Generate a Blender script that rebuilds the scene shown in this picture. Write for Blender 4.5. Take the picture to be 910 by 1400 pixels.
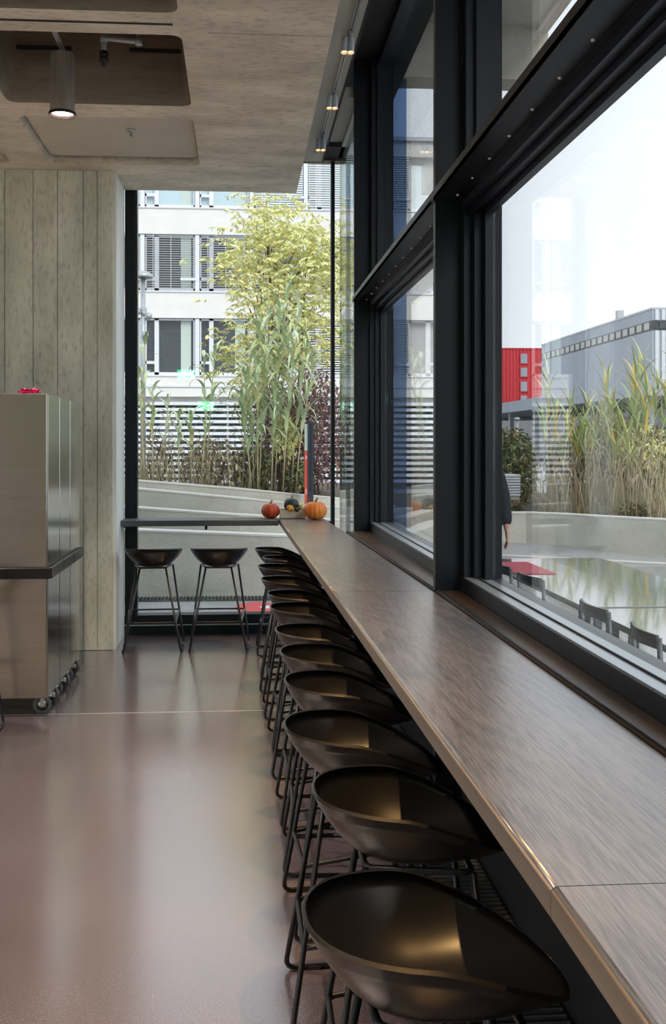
import bpy, math, random
from math import pi, sin, cos, atan, tan, radians as R
from mathutils import Vector, Matrix
random.seed(7)
S = bpy.context.scene
for o in list(bpy.data.objects): bpy.data.objects.remove(o)
C = S.collection
# ------------------------------------------------------------------ camera, world, sun, exposure
F = 1380.0; U0 = 425.0; V0 = 609.0; EYE = 1.7; TH = atan((U0 - 327) / F)
cd = bpy.data.cameras.new('camera'); cam = bpy.data.objects.new('camera', cd); C.objects.link(cam)
cam.location = (0, 0, EYE); cam.rotation_euler = (pi / 2, 0, -TH)
cd.sensor_fit = 'HORIZONTAL'; cd.sensor_width = 36; cd.lens = F / 910 * 36
cd.shift_x = (455 - U0) / 910; cd.shift_y = -(700 - V0) / 910
cd.clip_start = .05; cd.clip_end = 2000
S.camera = cam
S.view_settings.view_transform = 'Standard'; S.view_settings.look = 'None'
S.view_settings.gamma = 1; S.view_settings.exposure = 0.16
w = bpy.data.worlds.new('world'); S.world = w; w.use_nodes = True
nt = w.node_tree; nt.nodes.clear()
wo = nt.nodes.new('ShaderNodeOutputWorld'); wb = nt.nodes.new('ShaderNodeBackground')
tc = nt.nodes.new('ShaderNodeTexCoord'); sx = nt.nodes.new('ShaderNodeSeparateXYZ')
rp = nt.nodes.new('ShaderNodeValToRGB'); nz = nt.nodes.new('ShaderNodeTexNoise')
mx = nt.nodes.new('ShaderNodeMixRGB')
nt.links.new(tc.outputs['Generated'], sx.inputs[0]); nt.links.new(sx.outputs['Z'], rp.inputs[0])
nt.links.new(tc.outputs['Generated'], nz.inputs['Vector']); nz.inputs['Scale'].default_value = 2.2
rp.color_ramp.elements[0].color = (.92, .95, 1.0, 1); rp.color_ramp.elements[0].position = 0.0
rp.color_ramp.elements[1].color = (.62, .76, 1.0, 1); rp.color_ramp.elements[1].position = .75
mx.inputs[2].default_value = (.93, .96, 1.0, 1)
nt.links.new(nz.outputs['Fac'], mx.inputs[0]); nt.links.new(rp.outputs[0], mx.inputs[1])
nt.links.new(mx.outputs[0], wb.inputs[0]); wb.inputs[1].default_value = 1.4
nt.links.new(wb.outputs[0], wo.inputs[0])
sd = bpy.data.lights.new('sun', 'SUN'); so = bpy.data.objects.new('sun', sd); C.objects.link(so)
sd.energy = 1.9; sd.angle = R(25); sd.color = (1, .96, .9)
so.rotation_euler = Vector((-.35, .75, -.62)).to_track_quat('-Z', 'Y').to_euler()

# ------------------------------------------------------------------ helpers
def ray(u, v):
    r = (u - U0) / F
    return Vector((cos(TH) * r + sin(TH), cos(TH) - sin(TH) * r, (V0 - v) / F))
def az(u, v, z):
    d = ray(u, v); t = (z - EYE) / d.z
    return Vector((d.x * t, d.y * t, z))
def ay(u, v, Y):
    d = ray(u, v); t = Y / d.y
    return Vector((d.x * t, Y, EYE + d.z * t))

class MB:
    def __init__(s): s.v = []; s.f = []; s.sm = []
    def face(s, idx, smooth=False): s.f.append(idx); s.sm.append(smooth)
    def box(s, x0, x1, y0, y1, z0, z1, b=0.0):
        if b > 0: return s.bbox(x0, x1, y0, y1, z0, z1, b)
        n = len(s.v)
        s.v += [(x, y, z) for z in (z0, z1) for y in (y0, y1) for x in (x0, x1)]
        for q in ((0, 2, 3, 1), (4, 5, 7, 6), (0, 1, 5, 4), (2, 6, 7, 3), (0, 4, 6, 2), (1, 3, 7, 5)):
            s.face(tuple(n + i for i in q))
        return s
    def bbox(s, x0, x1, y0, y1, z0, z1, b):
        n = len(s.v); b = min(b, (x1 - x0) / 2.01, (y1 - y0) / 2.01, (z1 - z0) / 2.01)
        idx = {}
        for ix, X, dx in ((0, x0, 1), (1, x1, -1)):
            for iy, Y, dy in ((0, y0, 1), (1, y1, -1)):
                for iz, Z, dz in ((0, z0, 1), (1, z1, -1)):
                    for a in range(3):
                        p = [X + dx * b, Y + dy * b, Z + dz * b]
                        p[a] = (X, Y, Z)[a]
                        idx[ix, iy, iz, a] = len(s.v); s.v.append(tuple(p))
        def q(l): s.face(tuple(l))
        for a in range(3):
            o1, o2 = [k for k in range(3) if k != a]
            for e in (0, 1):
                l = []
                for c1, c2 in ((0, 0), (1, 0), (1, 1), (0, 1)):
                    k = [0, 0, 0]; k[a] = e; k[o1] = c1; k[o2] = c2; l.append(idx[k[0], k[1], k[2], a])
                fl = (e == 1) ^ (a == 1)
                q(l if fl else l[::-1])
        for a in range(3):
            o1, o2 = [k for k in range(3) if k != a]
            for c1 in (0, 1):
                for c2 in (0, 1):
                    k0 = [0, 0, 0]; k0[o1] = c1; k0[o2] = c2; k1 = list(k0); k1[a] = 1
                    q([idx[(*k0, o1)], idx[(*k0, o2)], idx[(*k1, o2)], idx[(*k1, o1)]])
        for x in (0, 1):
            for y in (0, 1):
                for z in (0, 1): q([idx[x, y, z, 0], idx[x, y, z, 1], idx[x, y, z, 2]])
        return s
    def prism(s, pts, z0, z1):
        n = len(s.v); m = len(pts)
        s.v += [(p[0], p[1], z0) for p in pts] + [(p[0], p[1], z1) for p in pts]
        s.face(tuple(n + i for i in range(m))[::-1]); s.face(tuple(n + m + i for i in range(m)))
        for i in range(m):
            j = (i + 1) % m; s.face((n + i, n + j, n + m + j, n + m + i))
        return s
    def tube(s, pts, r, seg=8, closed=False, caps=True):
        pts = [Vector(p) for p in pts]; m = len(pts); n = len(s.v)
        rr = r if hasattr(r, '__len__') else [r] * m
        up = None
        for i in range(m):
            a = pts[i - 1] if (i > 0 or closed) else pts[i]
            b = pts[(i + 1) % m] if (i < m - 1 or closed) else pts[i]
            t = (b - a).normalized()
            if up is None:
                up = Vector((0, 0, 1)) if abs(t.z) < .9 else Vector((1, 0, 0))
            x = t.cross(up); x.normalize(); y = x.cross(t); y.normalize(); up = y
            for k in range(seg):
                an = 2 * pi * k / seg
                s.v.append(tuple(pts[i] + x * cos(an) * rr[i] + y * sin(an) * rr[i]))
        for i in range(m if closed else m - 1):
            j = (i + 1) % m
            for k in range(seg):
                l = (k + 1) % seg
                s.face((n + i * seg + k, n + i * seg + l, n + j * seg + l, n + j * seg + k), True)
        if caps and not closed:
            s.face(tuple(n + k for k in range(seg))[::-1]); s.face(tuple(n + (m - 1) * seg + k for k in range(seg)))
        return s
    def lathe(s, prof, c=(0, 0, 0), seg=24, fn=None, axis='Z'):
        n = len(s.v); m = len(prof)
        for (r, z) in prof:
            for k in range(seg):
                a = 2 * pi * k / seg; rr = r * (fn(a, z) if fn else 1)
                p = (rr * cos(a), rr * sin(a), z)
                if axis == 'X': p = (z, rr * cos(a), rr * sin(a))
                if axis == 'Y': p = (rr * cos(a), z, rr * sin(a))
                s.v.append((p[0] + c[0], p[1] + c[1], p[2] + c[2]))
        for i in range(m - 1):
            for k in range(seg):
                l = (k + 1) % seg
                s.face((n + i * seg + k, n + i * seg + l, n + (i + 1) * seg + l, n + (i + 1) * seg + k), True)
        return s
    def build(s, name, mat, parent=None, loc=None, rot=None, kind=None, label=None, cat=None, group=None):
        me = bpy.data.meshes.new(name); me.from_pydata(s.v, [], s.f)
        me.polygons.foreach_set('use_smooth', s.sm); me.update()
        me.materials.append(mat)
        o = bpy.data.objects.new(name, me); C.objects.link(o)
        if parent: o.parent = parent
        if loc: o.location = loc
        if rot is not None: o.rotation_euler = rot
        tag(o, label, cat, group, kind)
        return o
def tag(o, label=None, cat=None, group=None, kind=None):
    if label: o['label'] = label
    if cat: o['category'] = cat
    if group: o['group'] = group
    if kind: o['kind'] = kind
    return o
def empty(name, loc, label=None, cat=None, group=None, kind=None, rz=0):
    o = bpy.data.objects.new(name, None); C.objects.link(o); o.location = loc; o.rotation_euler = (0, 0, rz)
    o.empty_display_size = .1
    return tag(o, label, cat, group, kind)
def bx(*a, **k): return MB().box(*a, **k)
def copy_obj(o, parent=None):
    c = o.copy(); C.objects.link(c)
    if parent: c.parent = parent
    return c
def copy_tree(o, parent=None):
    c = copy_obj(o, parent)
    for ch in list(o.children): copy_tree(ch, c)
    return c
def inst(o, parent, loc=(0, 0, 0), rot=(0, 0, 0), sc=(1, 1, 1), name=None):
    c = bpy.data.objects.new(name or o.name.split('.')[0], o.data); C.objects.link(c)
    c.parent = parent; c.location = loc; c.rotation_euler = rot; c.scale = sc
    return c

# ------------------------------------------------------------------ materials
def mat(name, col, rough=.5, metal=0, spec=None, noise=None, bump=None, scale=(1, 1, 1), rvar=0, coat=0, coords='Object', emit=None, estr=0, isl=None, trans=0):
    m = bpy.data.materials.new(name); m.use_nodes = True; nt = m.node_tree
    b = nt.nodes['Principled BSDF']
    b.inputs['Base Color'].default_value = (*col, 1); b.inputs['Roughness'].default_value = rough
    b.inputs['Metallic'].default_value = metal
    if spec is not None: b.inputs['Specular IOR Level'].default_value = spec
    if coat: b.inputs['Coat Weight'].default_value = coat; b.inputs['Coat Roughness'].default_value = .1
    if emit: b.inputs['Emission Color'].default_value = (*emit, 1); b.inputs['Emission Strength'].default_value = estr
    if trans: b.inputs['Transmission Weight'].default_value = trans
    vec = None
    def V():
        nonlocal vec
        if vec is None:
            t = nt.nodes.new('ShaderNodeTexCoord'); mp = nt.nodes.new('ShaderNodeMapping')
            mp.inputs['Scale'].default_value = scale
            if coords == 'Position':
                g = nt.nodes.new('ShaderNodeNewGeometry'); nt.links.new(g.outputs['Position'], mp.inputs[0])
            else: nt.links.new(t.outputs[coords], mp.inputs[0])
            vec = mp.outputs[0]
        return vec
    src = None
    if noise:      # list of (scale, detail, colA, colB, lo, hi)
        for i, (sc, det, ca, cb, lo, hi) in enumerate(noise):
            n = nt.nodes.new('ShaderNodeTexNoise'); n.inputs['Scale'].default_value = sc; n.inputs['Detail'].default_value = det
            nt.links.new(V(), n.inputs['Vector'])
            r = nt.nodes.new('ShaderNodeValToRGB'); r.color_ramp.elements[0].position = lo; r.color_ramp.elements[1].position = hi
            r.color_ramp.elements[0].color = (*ca, 1); r.color_ramp.elements[1].color = (*cb, 1)
            nt.links.new(n.outputs['Fac'], r.inputs[0])
            if src is None: src = r.outputs[0]
            else:
                mm = nt.nodes.new('ShaderNodeMixRGB'); mm.blend_type = 'MULTIPLY'; mm.inputs[0].default_value = 1
                nt.links.new(src, mm.inputs[1]); nt.links.new(r.outputs[0], mm.inputs[2]); src = mm.outputs[0]
            if i == 0 and rvar:
                mr = nt.nodes.new('ShaderNodeMapRange'); mr.inputs['To Min'].default_value = rough - rvar; mr.inputs['To Max'].default_value = rough + rvar
                mr.inputs['From Min'].default_value = .3; mr.inputs['From Max'].default_value = .7
                nt.links.new(n.outputs['Fac'], mr.inputs[0]); nt.links.new(mr.outputs[0], b.inputs['Roughness'])
    if isl:        # colour ramp by random per island
        g = nt.nodes.new('ShaderNodeNewGeometry'); r = nt.nodes.new('ShaderNodeValToRGB')
        cr = r.color_ramp
        while len(cr.elements) < len(isl): cr.elements.new(.5)
        for i, c in enumerate(isl): cr.elements[i].position = i / (len(isl) - 1); cr.elements[i].color = (*c, 1)
        nt.links.new(g.outputs['Random Per Island'], r.inputs[0]); src = r.outputs[0]
    if src: nt.links.new(src, b.inputs['Base Color'])
    if bump:
        n = nt.nodes.new('ShaderNodeTexNoise'); n.inputs['Scale'].default_value = bump[0]; n.inputs['Detail'].default_value = 6
        nt.links.new(V(), n.inputs['Vector'])
        bp = nt.nodes.new('ShaderNodeBump'); bp.inputs['Strength'].default_value = bump[1]; bp.inputs['Distance'].default_value = bump[2] if len(bump) > 2 else .01
        nt.links.new(n.outputs['Fac'], bp.inputs['Height']); nt.links.new(bp.outputs[0], b.inputs['Normal'])
    return m
M = {}
M['concrete_wall'] = mat('concrete_wall', (.5, .48, .4), .85, scale=(1, 1, .35), coords='Object', bump=(30, .5, .004),
    noise=[(5, 9, (.56, .565, .45), (.80, .80, .675), .3, .7), (38, 9, (.74, .73, .69), (1, 1, 1), .28, .5), (1.2, 3, (.85, .85, .83), (1, 1, 1), .3, .6)])
M['concrete_ceiling'] = mat('concrete_ceiling', (.45, .4, .32), .85, scale=(.45, 1.1, 1), coords='Object', bump=(22, .45, .004),
    noise=[(4, 10, (.58, .52, .42), (.84, .77, .64), .3, .7), (34, 9, (.72, .70, .67), (1, 1, 1), .28, .5), (1.1, 3, (.86, .86, .86), (1, 1, 1), .3, .6)])
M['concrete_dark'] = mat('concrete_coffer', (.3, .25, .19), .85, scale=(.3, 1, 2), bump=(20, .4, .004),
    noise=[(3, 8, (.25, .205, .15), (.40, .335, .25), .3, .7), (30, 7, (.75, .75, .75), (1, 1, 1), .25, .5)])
M['plaster'] = mat('plaster', (.5, .46, .4), .8, noise=[(3, 4, (.52, .48, .41), (.58, .54, .46), .3, .7)])
M['white_trim'] = mat('white_trim', (.72, .72, .66), .6, scale=(1, 1, .2), noise=[(6, 6, (.76, .76, .68), (.9, .9, .83), .3, .7)])
M['floor'] = mat('polished_concrete', (.12, .09, .09), .25, rvar=.03, coords='Position', spec=1.0, coat=1.0,
    noise=[(1.3, 2, (.115, .092, .098), (.145, .118, .124), .3, .7), (190, 3, (.50, .50, .50), (1.5, 1.42, 1.42), .3, .75)])
for _m, _r, _i in (('floor', .17, 1.9),):
    M[_m].node_tree.nodes['Principled BSDF'].inputs['Coat Roughness'].default_value = _r
    M[_m].node_tree.nodes['Principled BSDF'].inputs['Coat IOR'].default_value = _i
M['joint'] = mat('light_joint', (.55, .5, .5), .35)
M['steel_black'] = mat('black_steel', (.006, .007, .010), .38, spec=.3, bump=(60, .04, .002))
M['steel_black_b'] = mat('black_frame', (.010, .012, .018), .33, spec=.35)
M['counter_grey'] = mat('dark_grey_laminate', (.09, .10, .105), .4)
M['black_matt'] = mat('black_matt', (.01, .01, .011), .7)
M['sill_brown'] = mat('bronze_sill', (.10, .07, .05), .35, metal=.6)
M['alu'] = mat('painted_sill', (.42, .47, .5), .3, metal=.5)
M['panel_grey'] = mat('grey_panel', (.36, .36, .32), .6)
M['track'] = mat('track_silver', (.5, .5, .5), .35, metal=.9)
M['steel'] = mat('brushed_steel', (.66, .57, .47), .22, metal=1, scale=(.25, .25, 3), noise=[(6, 4, (.64, .55, .45), (.67, .58, .48), .3, .7)], bump=(.5, .5, .03))
M['steel_side'] = mat('brushed_steel_door', (.62, .62, .60), .17, metal=1, scale=(1, 30, .6), noise=[(6, 4, (.58, .58, .56), (.68, .68, .66), .3, .7)], bump=(9, .02, .002))
M['slab_black'] = mat('black_slab', (.013, .011, .011), .3)
M['rubber'] = mat('black_rubber', (.02, .02, .022), .5)
M['tyre'] = mat('grey_tyre', (.10, .105, .11), .45)
M['zinc'] = mat('zinc', (.6, .55, .48), .3, metal=1)
M['shell'] = mat('black_shell', (.006, .0055, .0055), .32, spec=.42, bump=(400, .03, .001))
M['rod'] = mat('black_rod', (.01, .01, .011), .33, spec=.5)
def wood(name, ca, cb, rough):
    m = mat(name, ca, rough); nt = m.node_tree; b = nt.nodes['Principled BSDF']
    t = nt.nodes.new('ShaderNodeTexCoord'); mp = nt.nodes.new('ShaderNodeMapping'); mp.inputs['Scale'].default_value = (1, .09, 1)
    nt.links.new(t.outputs['Object'], mp.inputs[0])
    n1 = nt.nodes.new('ShaderNodeTexNoise'); n1.inputs['Scale'].default_value = 4.5; n1.inputs['Detail'].default_value = 1.5; n1.inputs['Distortion'].default_value = .5
    nt.links.new(mp.outputs[0], n1.inputs['Vector'])
    mu = nt.nodes.new('ShaderNodeMath'); mu.operation = 'MULTIPLY'; mu.inputs[1].default_value = 110; nt.links.new(n1.outputs['Fac'], mu.inputs[0])
    si = nt.nodes.new('ShaderNodeMath'); si.operation = 'SINE'; nt.links.new(mu.outputs[0], si.inputs[0])
    mp2 = nt.nodes.new('ShaderNodeMapping'); mp2.inputs['Scale'].default_value = (90, 4, 90); nt.links.new(t.outputs['Object'], mp2.inputs[0])
    n2 = nt.nodes.new('ShaderNodeTexNoise'); n2.inputs['Scale'].default_value = 3; n2.inputs['Detail'].default_value = 4; nt.links.new(mp2.outputs[0], n2.inputs['Vector'])
    ad = nt.nodes.new('ShaderNodeMath'); ad.operation = 'MULTIPLY_ADD'; ad.inputs[1].default_value = .055; nt.links.new(si.outputs[0], ad.inputs[0]); nt.links.new(n2.outputs['Fac'], ad.inputs[2])
    r = nt.nodes.new('ShaderNodeValToRGB'); r.color_ramp.elements[0].position = .33; r.color_ramp.elements[1].position = .62
    r.color_ramp.elements[0].color = (*ca, 1); r.color_ramp.elements[1].color = (*cb, 1)
    nt.links.new(ad.outputs[0], r.inputs[0]); nt.links.new(r.outputs[0], b.inputs['Base Color'])
    b.inputs['Coat Weight'].default_value = .5; b.inputs['Coat Roughness'].default_value = .22; b.inputs['Coat IOR'].default_value = 1.6
    bp = nt.nodes.new('ShaderNodeBump'); bp.inputs['Strength'].default_value = .25; bp.inputs['Distance'].default_value = .002
    nt.links.new(ad.outputs[0], bp.inputs['Height']); nt.links.new(bp.outputs[0], b.inputs['Normal'])
    return m
M['wood'] = wood('stained_oak', (.076, .079, .092), (.150, .154, .178), .28)
M['wood_edge'] = mat('oak_edge', (.2, .15, .11), .5, scale=(1, .1, 30), noise=[(5, 4, (.16, .125, .095), (.23, .18, .14), .3, .7)])
def glass(name, tint, f0=.05, gain=1.0):
    m = bpy.data.materials.new(name); m.use_nodes = True; nt = m.node_tree; nt.nodes.clear()
    o = nt.nodes.new('ShaderNodeOutputMaterial'); mix = nt.nodes.new('ShaderNodeMixShader')
    tr = nt.nodes.new('ShaderNodeBsdfTransparent'); tr.inputs[0].default_value = (*tint, 1)
    gl = nt.nodes.new('ShaderNodeBsdfGlossy'); gl.inputs['Roughness'].default_value = 0.0
    lw = nt.nodes.new('ShaderNodeLayerWeight'); lw.inputs[0].default_value = .5
    p = nt.nodes.new('ShaderNodeMath'); p.operation = 'POWER'; p.inputs[1].default_value = 5
    nt.links.new(lw.outputs['Facing'], p.inputs[0])
    a = nt.nodes.new('ShaderNodeMath'); a.operation = 'MULTIPLY_ADD'; a.inputs[1].default_value = (1 - f0) * gain; a.inputs[2].default_value = f0
    nt.links.new(p.outputs[0], a.inputs[0]); nt.links.new(a.outputs[0], mix.inputs[0])
    nt.links.new(tr.outputs[0], mix.inputs[1]); nt.links.new(gl.outputs[0], mix.inputs[2]); nt.links.new(mix.outputs[0], o.inputs[0])
    return m
M['glass'] = glass('window_glass', (.97, .985, .985))
M['glass_blue'] = glass('window_glass_cool', (.90, .95, .99), .06)
M['cloud_wall'] = mat('white_render', (.84, .83, .79), .8, noise=[(1.5, 5, (.70, .69, .66), (.76, .75, .72), .3, .7)])
M['white_frame'] = mat('white_window_frame', (.68, .70, .73), .5)
M['far_glass'] = mat('dark_window_glass', (.05, .06, .07), .06, spec=.5)
M['curtain'] = mat('pale_green_curtain', (.5, .58, .52), .7)
M['far_glass_light'] = mat('pale_window_glass', (.45, .58, .62), .1, spec=.8)
M['blind'] = mat('blind_slat', (.66, .68, .69), .45, metal=.2)
M['blind_w'] = mat('white_blind_slat', (.83, .84, .84), .5)
M['asphalt'] = mat('terrace_paving', (.22, .22, .22), .45, coords='Position', noise=[(.6, 6, (.30, .295, .285), (.42, .41, .40), .3, .7), (40, 4, (.8, .8, .8), (1.1, 1.1, 1.1), .3, .7)], rvar=.15)
M['wet'] = mat('wet_glossy_paving', (.34, .35, .34), .10, coords='Position', noise=[(.8, 4, (.25, .26, .26), (.36, .37, .36), .3, .7)], bump=(3, .03, .02), spec=1, coat=.5)
M['concrete_out'] = mat('pale_concrete', (.56, .54, .47), .8, scale=(1, 1, 2), bump=(12, .2, .01), noise=[(1.5, 8, (.48, .46, .39), (.62, .60, .53), .3, .7), (25, 6, (.86, .86, .86), (1, 1, 1), .3, .6)])
M['concrete_cap'] = mat('pale_coping', (.68, .66, .60), .7)
M['soil'] = mat('soil', (.09, .07, .05), .95, bump=(8, 1, .05), noise=[(6, 8, (.05, .045, .03), (.16, .13, .09), .3, .7)])
M['grate'] = mat('grate_metal', (.13, .13, .13), .4, metal=.7)
M['red_paint'] = mat('red_paint', (.75, .10, .10), .5)
M['white_paint'] = mat('white_paint', (.85, .85, .82), .5)
M['clad'] = mat('grey_cladding', (.34, .375, .43), .5, scale=(1, 1, .05), noise=[(3, 3, (.31, .345, .40), (.37, .405, .46), .3, .7)])
M['clad_light'] = mat('light_cladding', (.62, .65, .68), .5)
M['red_clad'] = mat('red_cladding', (.62, .035, .045), .55)
M['pane_beige'] = mat('beige_pane', (.42, .42, .37), .3)
M['navy'] = mat('navy_sign', (.02, .03, .045), .4)
M['red_sign'] = mat('red_sign_face', (.62, .09, .06), .4)
M['grey_sign'] = mat('pale_sign_face', (.5, .55, .5), .4)
M['galv'] = mat('galvanised_grey', (.42, .45, .47), .45, metal=.4)
M['bark'] = mat('bark', (.16, .11, .08), .9, bump=(30, .4, .01))
M['leaf_yellow'] = mat('yellow_green_leaf', (.6, .6, .2), .6, isl=[(.50, .56, .20), (.78, .74, .28), (.84, .80, .44), (.62, .70, .32), (.86, .74, .26), (.74, .76, .44)])
M['leaf_purple'] = mat('purple_leaf', (.2, .08, .1), .6, isl=[(.10, .045, .06), (.20, .09, .12), (.30, .17, .18), (.15, .09, .13), (.36, .20, .10), (.28, .26, .14)])
M['leaf_dark'] = mat('dark_green_leaf', (.1, .15, .06), .6, isl=[(.07, .10, .04), (.13, .17, .06), (.20, .22, .09), (.26, .14, .06)])
M['leaf_dry'] = mat('dry_grass', (.4, .33, .2), .7, isl=[(.20, .16, .10), (.38, .31, .19), (.50, .43, .28), (.18, .19, .09), (.32, .18, .11)])
M['reed_green'] = mat('reed_leaf', (.35, .45, .2), .5, isl=[(.36, .46, .20), (.36, .46, .20)])
def reedmat(name, cols):
    m = bpy.data.materials.new(name); m.use_nodes = True; nt = m.node_tree; b = nt.nodes['Principled BSDF']; b.inputs['Roughness'].default_value = .5
    g = nt.nodes.new('ShaderNodeObjectInfo'); r = nt.nodes.new('ShaderNodeValToRGB'); cr = r.color_ramp
    while len(cr.elements) < len(cols): cr.elements.new(.5)
    for i, c in enumerate(cols): cr.elements[i].position = i / (len(cols) - 1); cr.elements[i].color = (*c, 1)
    nt.links.new(g.outputs['Random'], r.inputs[0]); nt.links.new(r.outputs[0], b.inputs['Base Color'])
    return m
M['reed_leaf'] = reedmat('reed_leaf_green', [(.34, .44, .22), (.48, .58, .36), (.60, .67, .46), (.40, .50, .24), (.66, .60, .28)])
M['reed_leaf_y'] = reedmat('reed_leaf_pale', [(.26, .38, .12), (.42, .52, .20), (.55, .58, .30), (.70, .48, .10), (.32, .44, .15)])
M['reed_dry'] = reedmat('reed_leaf_dry', [(.36, .30, .19), (.52, .45, .30), (.28, .22, .14), (.46, .38, .22)])
M['reed_stem'] = mat('reed_stem', (.42, .40, .22), .5)
M['orange'] = mat('orange_pumpkin_skin', (.72, .20, .02), .38, noise=[(5, 4, (.62, .15, .015), (.80, .26, .03), .3, .7)])
M['red_pumpkin'] = mat('red_pumpkin_skin', (.62, .07, .02), .35, noise=[(5, 4, (.50, .05, .015), (.70, .10, .03), .3, .7)])
M['green_pumpkin'] = mat('dark_green_pumpkin_skin', (.025, .035, .03), .4)
M['stem'] = mat('dry_stem', (.30, .22, .10), .8)
M['gourd_yellow'] = mat('yellow_gourd_skin', (.75, .50, .05), .4)
M['gourd_white'] = mat('cream_gourd_skin', (.8, .74, .5), .4)
M['pine'] = mat('pale_pine', (.68, .58, .42), .6, scale=(.3, 3, 6), noise=[(5, 5, (.60, .50, .35), (.74, .65, .49), .3, .7)])
M['magenta'] = mat('magenta_petal', (.42, .004, .10), .5)
M['lamp_steel'] = mat('lamp_steel', (.6, .55, .48), .42, metal=.85, scale=(30, 30, .3), noise=[(4, 3, (.48, .43, .37), (.70, .64, .56), .3, .7)])
M['bulb_pink'] = mat('lamp_glow', (1, .8, .75), .4, emit=(1, .72, .66), estr=6)
M['bulb_warm'] = mat('lamp_glow_warm', (1, .6, .3), .4, emit=(1, .55, .22), estr=4)
M['exit_green'] = mat('exit_green', (.0, .6, .25), .4, emit=(.02, .9, .35), estr=10)
M['exit_white'] = mat('exit_white', (1, 1, 1), .4, emit=(.9, 1, .92), estr=12)
M['chair_dark'] = mat('dark_grey_chair', (.09, .105, .11), .35)
M['table_top'] = mat('glossy_table_top', (.24, .26, .26), .05, spec=1, coat=.8, bump=(5, .012, .01))
M['cloth_red'] = mat('red_cloth', (.50, .08, .10), .8)
M['slate'] = mat('white_slab', (.75, .77, .80), .6)
M['sweater'] = mat('dark_navy_cloth', (.018, .022, .03), .9)
M['trousers'] = mat('dark_trousers', (.03, .03, .04), .9)
M['skin'] = mat('skin', (.55, .30, .22), .5)
M['hair'] = mat('brown_hair', (.06, .035, .02), .6)
M['shoe'] = mat('black_shoe', (.015, .015, .015), .4)
M['back_wall'] = mat('rear_wall', (.42, .39, .33), .8, noise=[(2, 5, (.38, .35, .29), (.47, .44, .38), .3, .7)])

# ------------------------------------------------------------------ room shell
YF = 9.12       # inner line of the end window
fl = MB()
fl.box(-6, 1.0, -6, 6.478, -.2, 0); fl.box(-6, 1.0, 6.486, YF + .15, -.2, 0)
fl.build('floor', M['floor'], kind='structure')
bx(-6, 1.0, 6.4785, 6.4855, -.19, .0005).build('trim_1', M['joint'], kind='structure')
# concrete end wall, board formed: boards proud of one another
wall = bx(-6, -1.05, 8.50, 9.0, 0, 3.98).build('wall_end', M['concrete_wall'], kind='structure')
xs = [-1.045, -1.175, -1.29, -1.50, -1.70, -1.93, -2.12, -2.35, -2.56, -2.80, -3.02, -3.25, -3.50, -3.8, -4.1, -4.4, -4.7, -5.0, -5.4, -5.99]
for i in range(len(xs) - 1):
    d = random.choice([.0, .004, .007, .003])
    MB().box(xs[i + 1] + .003, xs[i] - .0015, 8.48 - d, 8.51, .002, 3.979, b=.003).build('board', M['concrete_wall'], wall)
# reveal beside the window: pale strips
rv = bx(-1.05, -1.03, 8.50, YF - .002, .0, 3.98).build('wall_reveal', M['white_trim'], kind='structure')
for a, b_ in ((8.50, 8.58), (8.59, 8.72), (8.73, 8.86), (8.87, 9.0), (9.01, 9.10)):
    bx(-1.03, -1.022, a, b_, .002, 3.978).build('reveal_strip', M['white_trim'], rv)
bx(-6.2, -6, 5.0, 9.2, 0, 4.6).build('wall_left', M['back_wall'], kind='structure')
w10 = bx(-6.2, -6, -6, 5.0, -.1, .08).build('window_10', M['steel_black'], kind='structure')  # unseen glazed side, added to let more daylight into the room
bx(-6.2, -6, -6, 5.0, 4.2, 4.6).build('window_head', M['steel_black'], w10)
for k in range(5): bx(-6.2, -6, -6 + k * 2.73, -5.93 + k * 2.73, .08, 4.2).build('window_post', M['steel_black'], w10)
bx(-6.11, -6.10, -6, 5.0, .08, 4.2).build('pane', M['glass'], w10)
# rear wall with a window that lets daylight in
rw = MB(); wx0, wx1, wz0, wz1 = -1.95, -1.45, 1.75, 2.55
rw.box(-6.2, wx0, -6.2, -6, 0, 4.6); rw.box(wx1, 1.2, -6.2, -6, 0, 4.6); rw.box(wx0, wx1, -6.2, -6, 0, wz0); rw.box(wx0, wx1, -6.2, -6, wz1, 4.6)
rw.build('wall_rear', M['back_wall'], kind='structure')
rwin = bx(wx0, wx1, -6.12, -6.11, wz0, wz1).build('window_9', M['glass'], kind='structure')
fr = MB(); fr.box(wx0, wx0 + .03, -6.15, -6.0, wz0, wz1); fr.box(wx1 - .03, wx1, -6.15, -6.0, wz0, wz1); fr.box(wx0, wx1, -6.15, -6.0, wz0, wz0 + .03); fr.box(wx0, wx1, -6.15, -6.0, wz1 - .03, wz1)
fr.build('window_frame', M['steel_black'], rwin)

# ------------------------------------------------------------------ coffered ceiling
ZC = 3.98
cols = [(-1.53, -.32), (-3.04, -1.83), (-4.55, -3.34)]
rows = [(7.10, 8.28), (5.65, 6.83), (4.18, 5.36), (2.73, 3.91), (1.28, 2.46), (-.17, 1.01), (-1.62, -.44), (-3.07, -1.89), (-4.52, -3.34)]
def rrect(x0, x1, y0, y1, r, k=5):
    pts = []
    for cx, cy, a0 in ((x1 - r, y1 - r, 0), (x0 + r, y1 - r, 90), (x0 + r, y0 + r, 180), (x1 - r, y0 + r, 270)):
        for i in range(k + 1):
            a = R(a0 + 90 * i / k); pts.append((cx + r * cos(a), cy + r * sin(a)))
    return pts
ce = MB()
xe = [-.32 + .0, ]; 
def cell_bounds(vals, lo, hi):
    v = sorted(vals); out = []
    for i, (a, b) in enumerate(v):
        l = lo if i == 0 else (v[i - 1][1] + a) / 2
        h = hi if i == len(v) - 1 else (b + v[i + 1][0]) / 2
        out.append((a, b, l, h))
    return out
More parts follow.
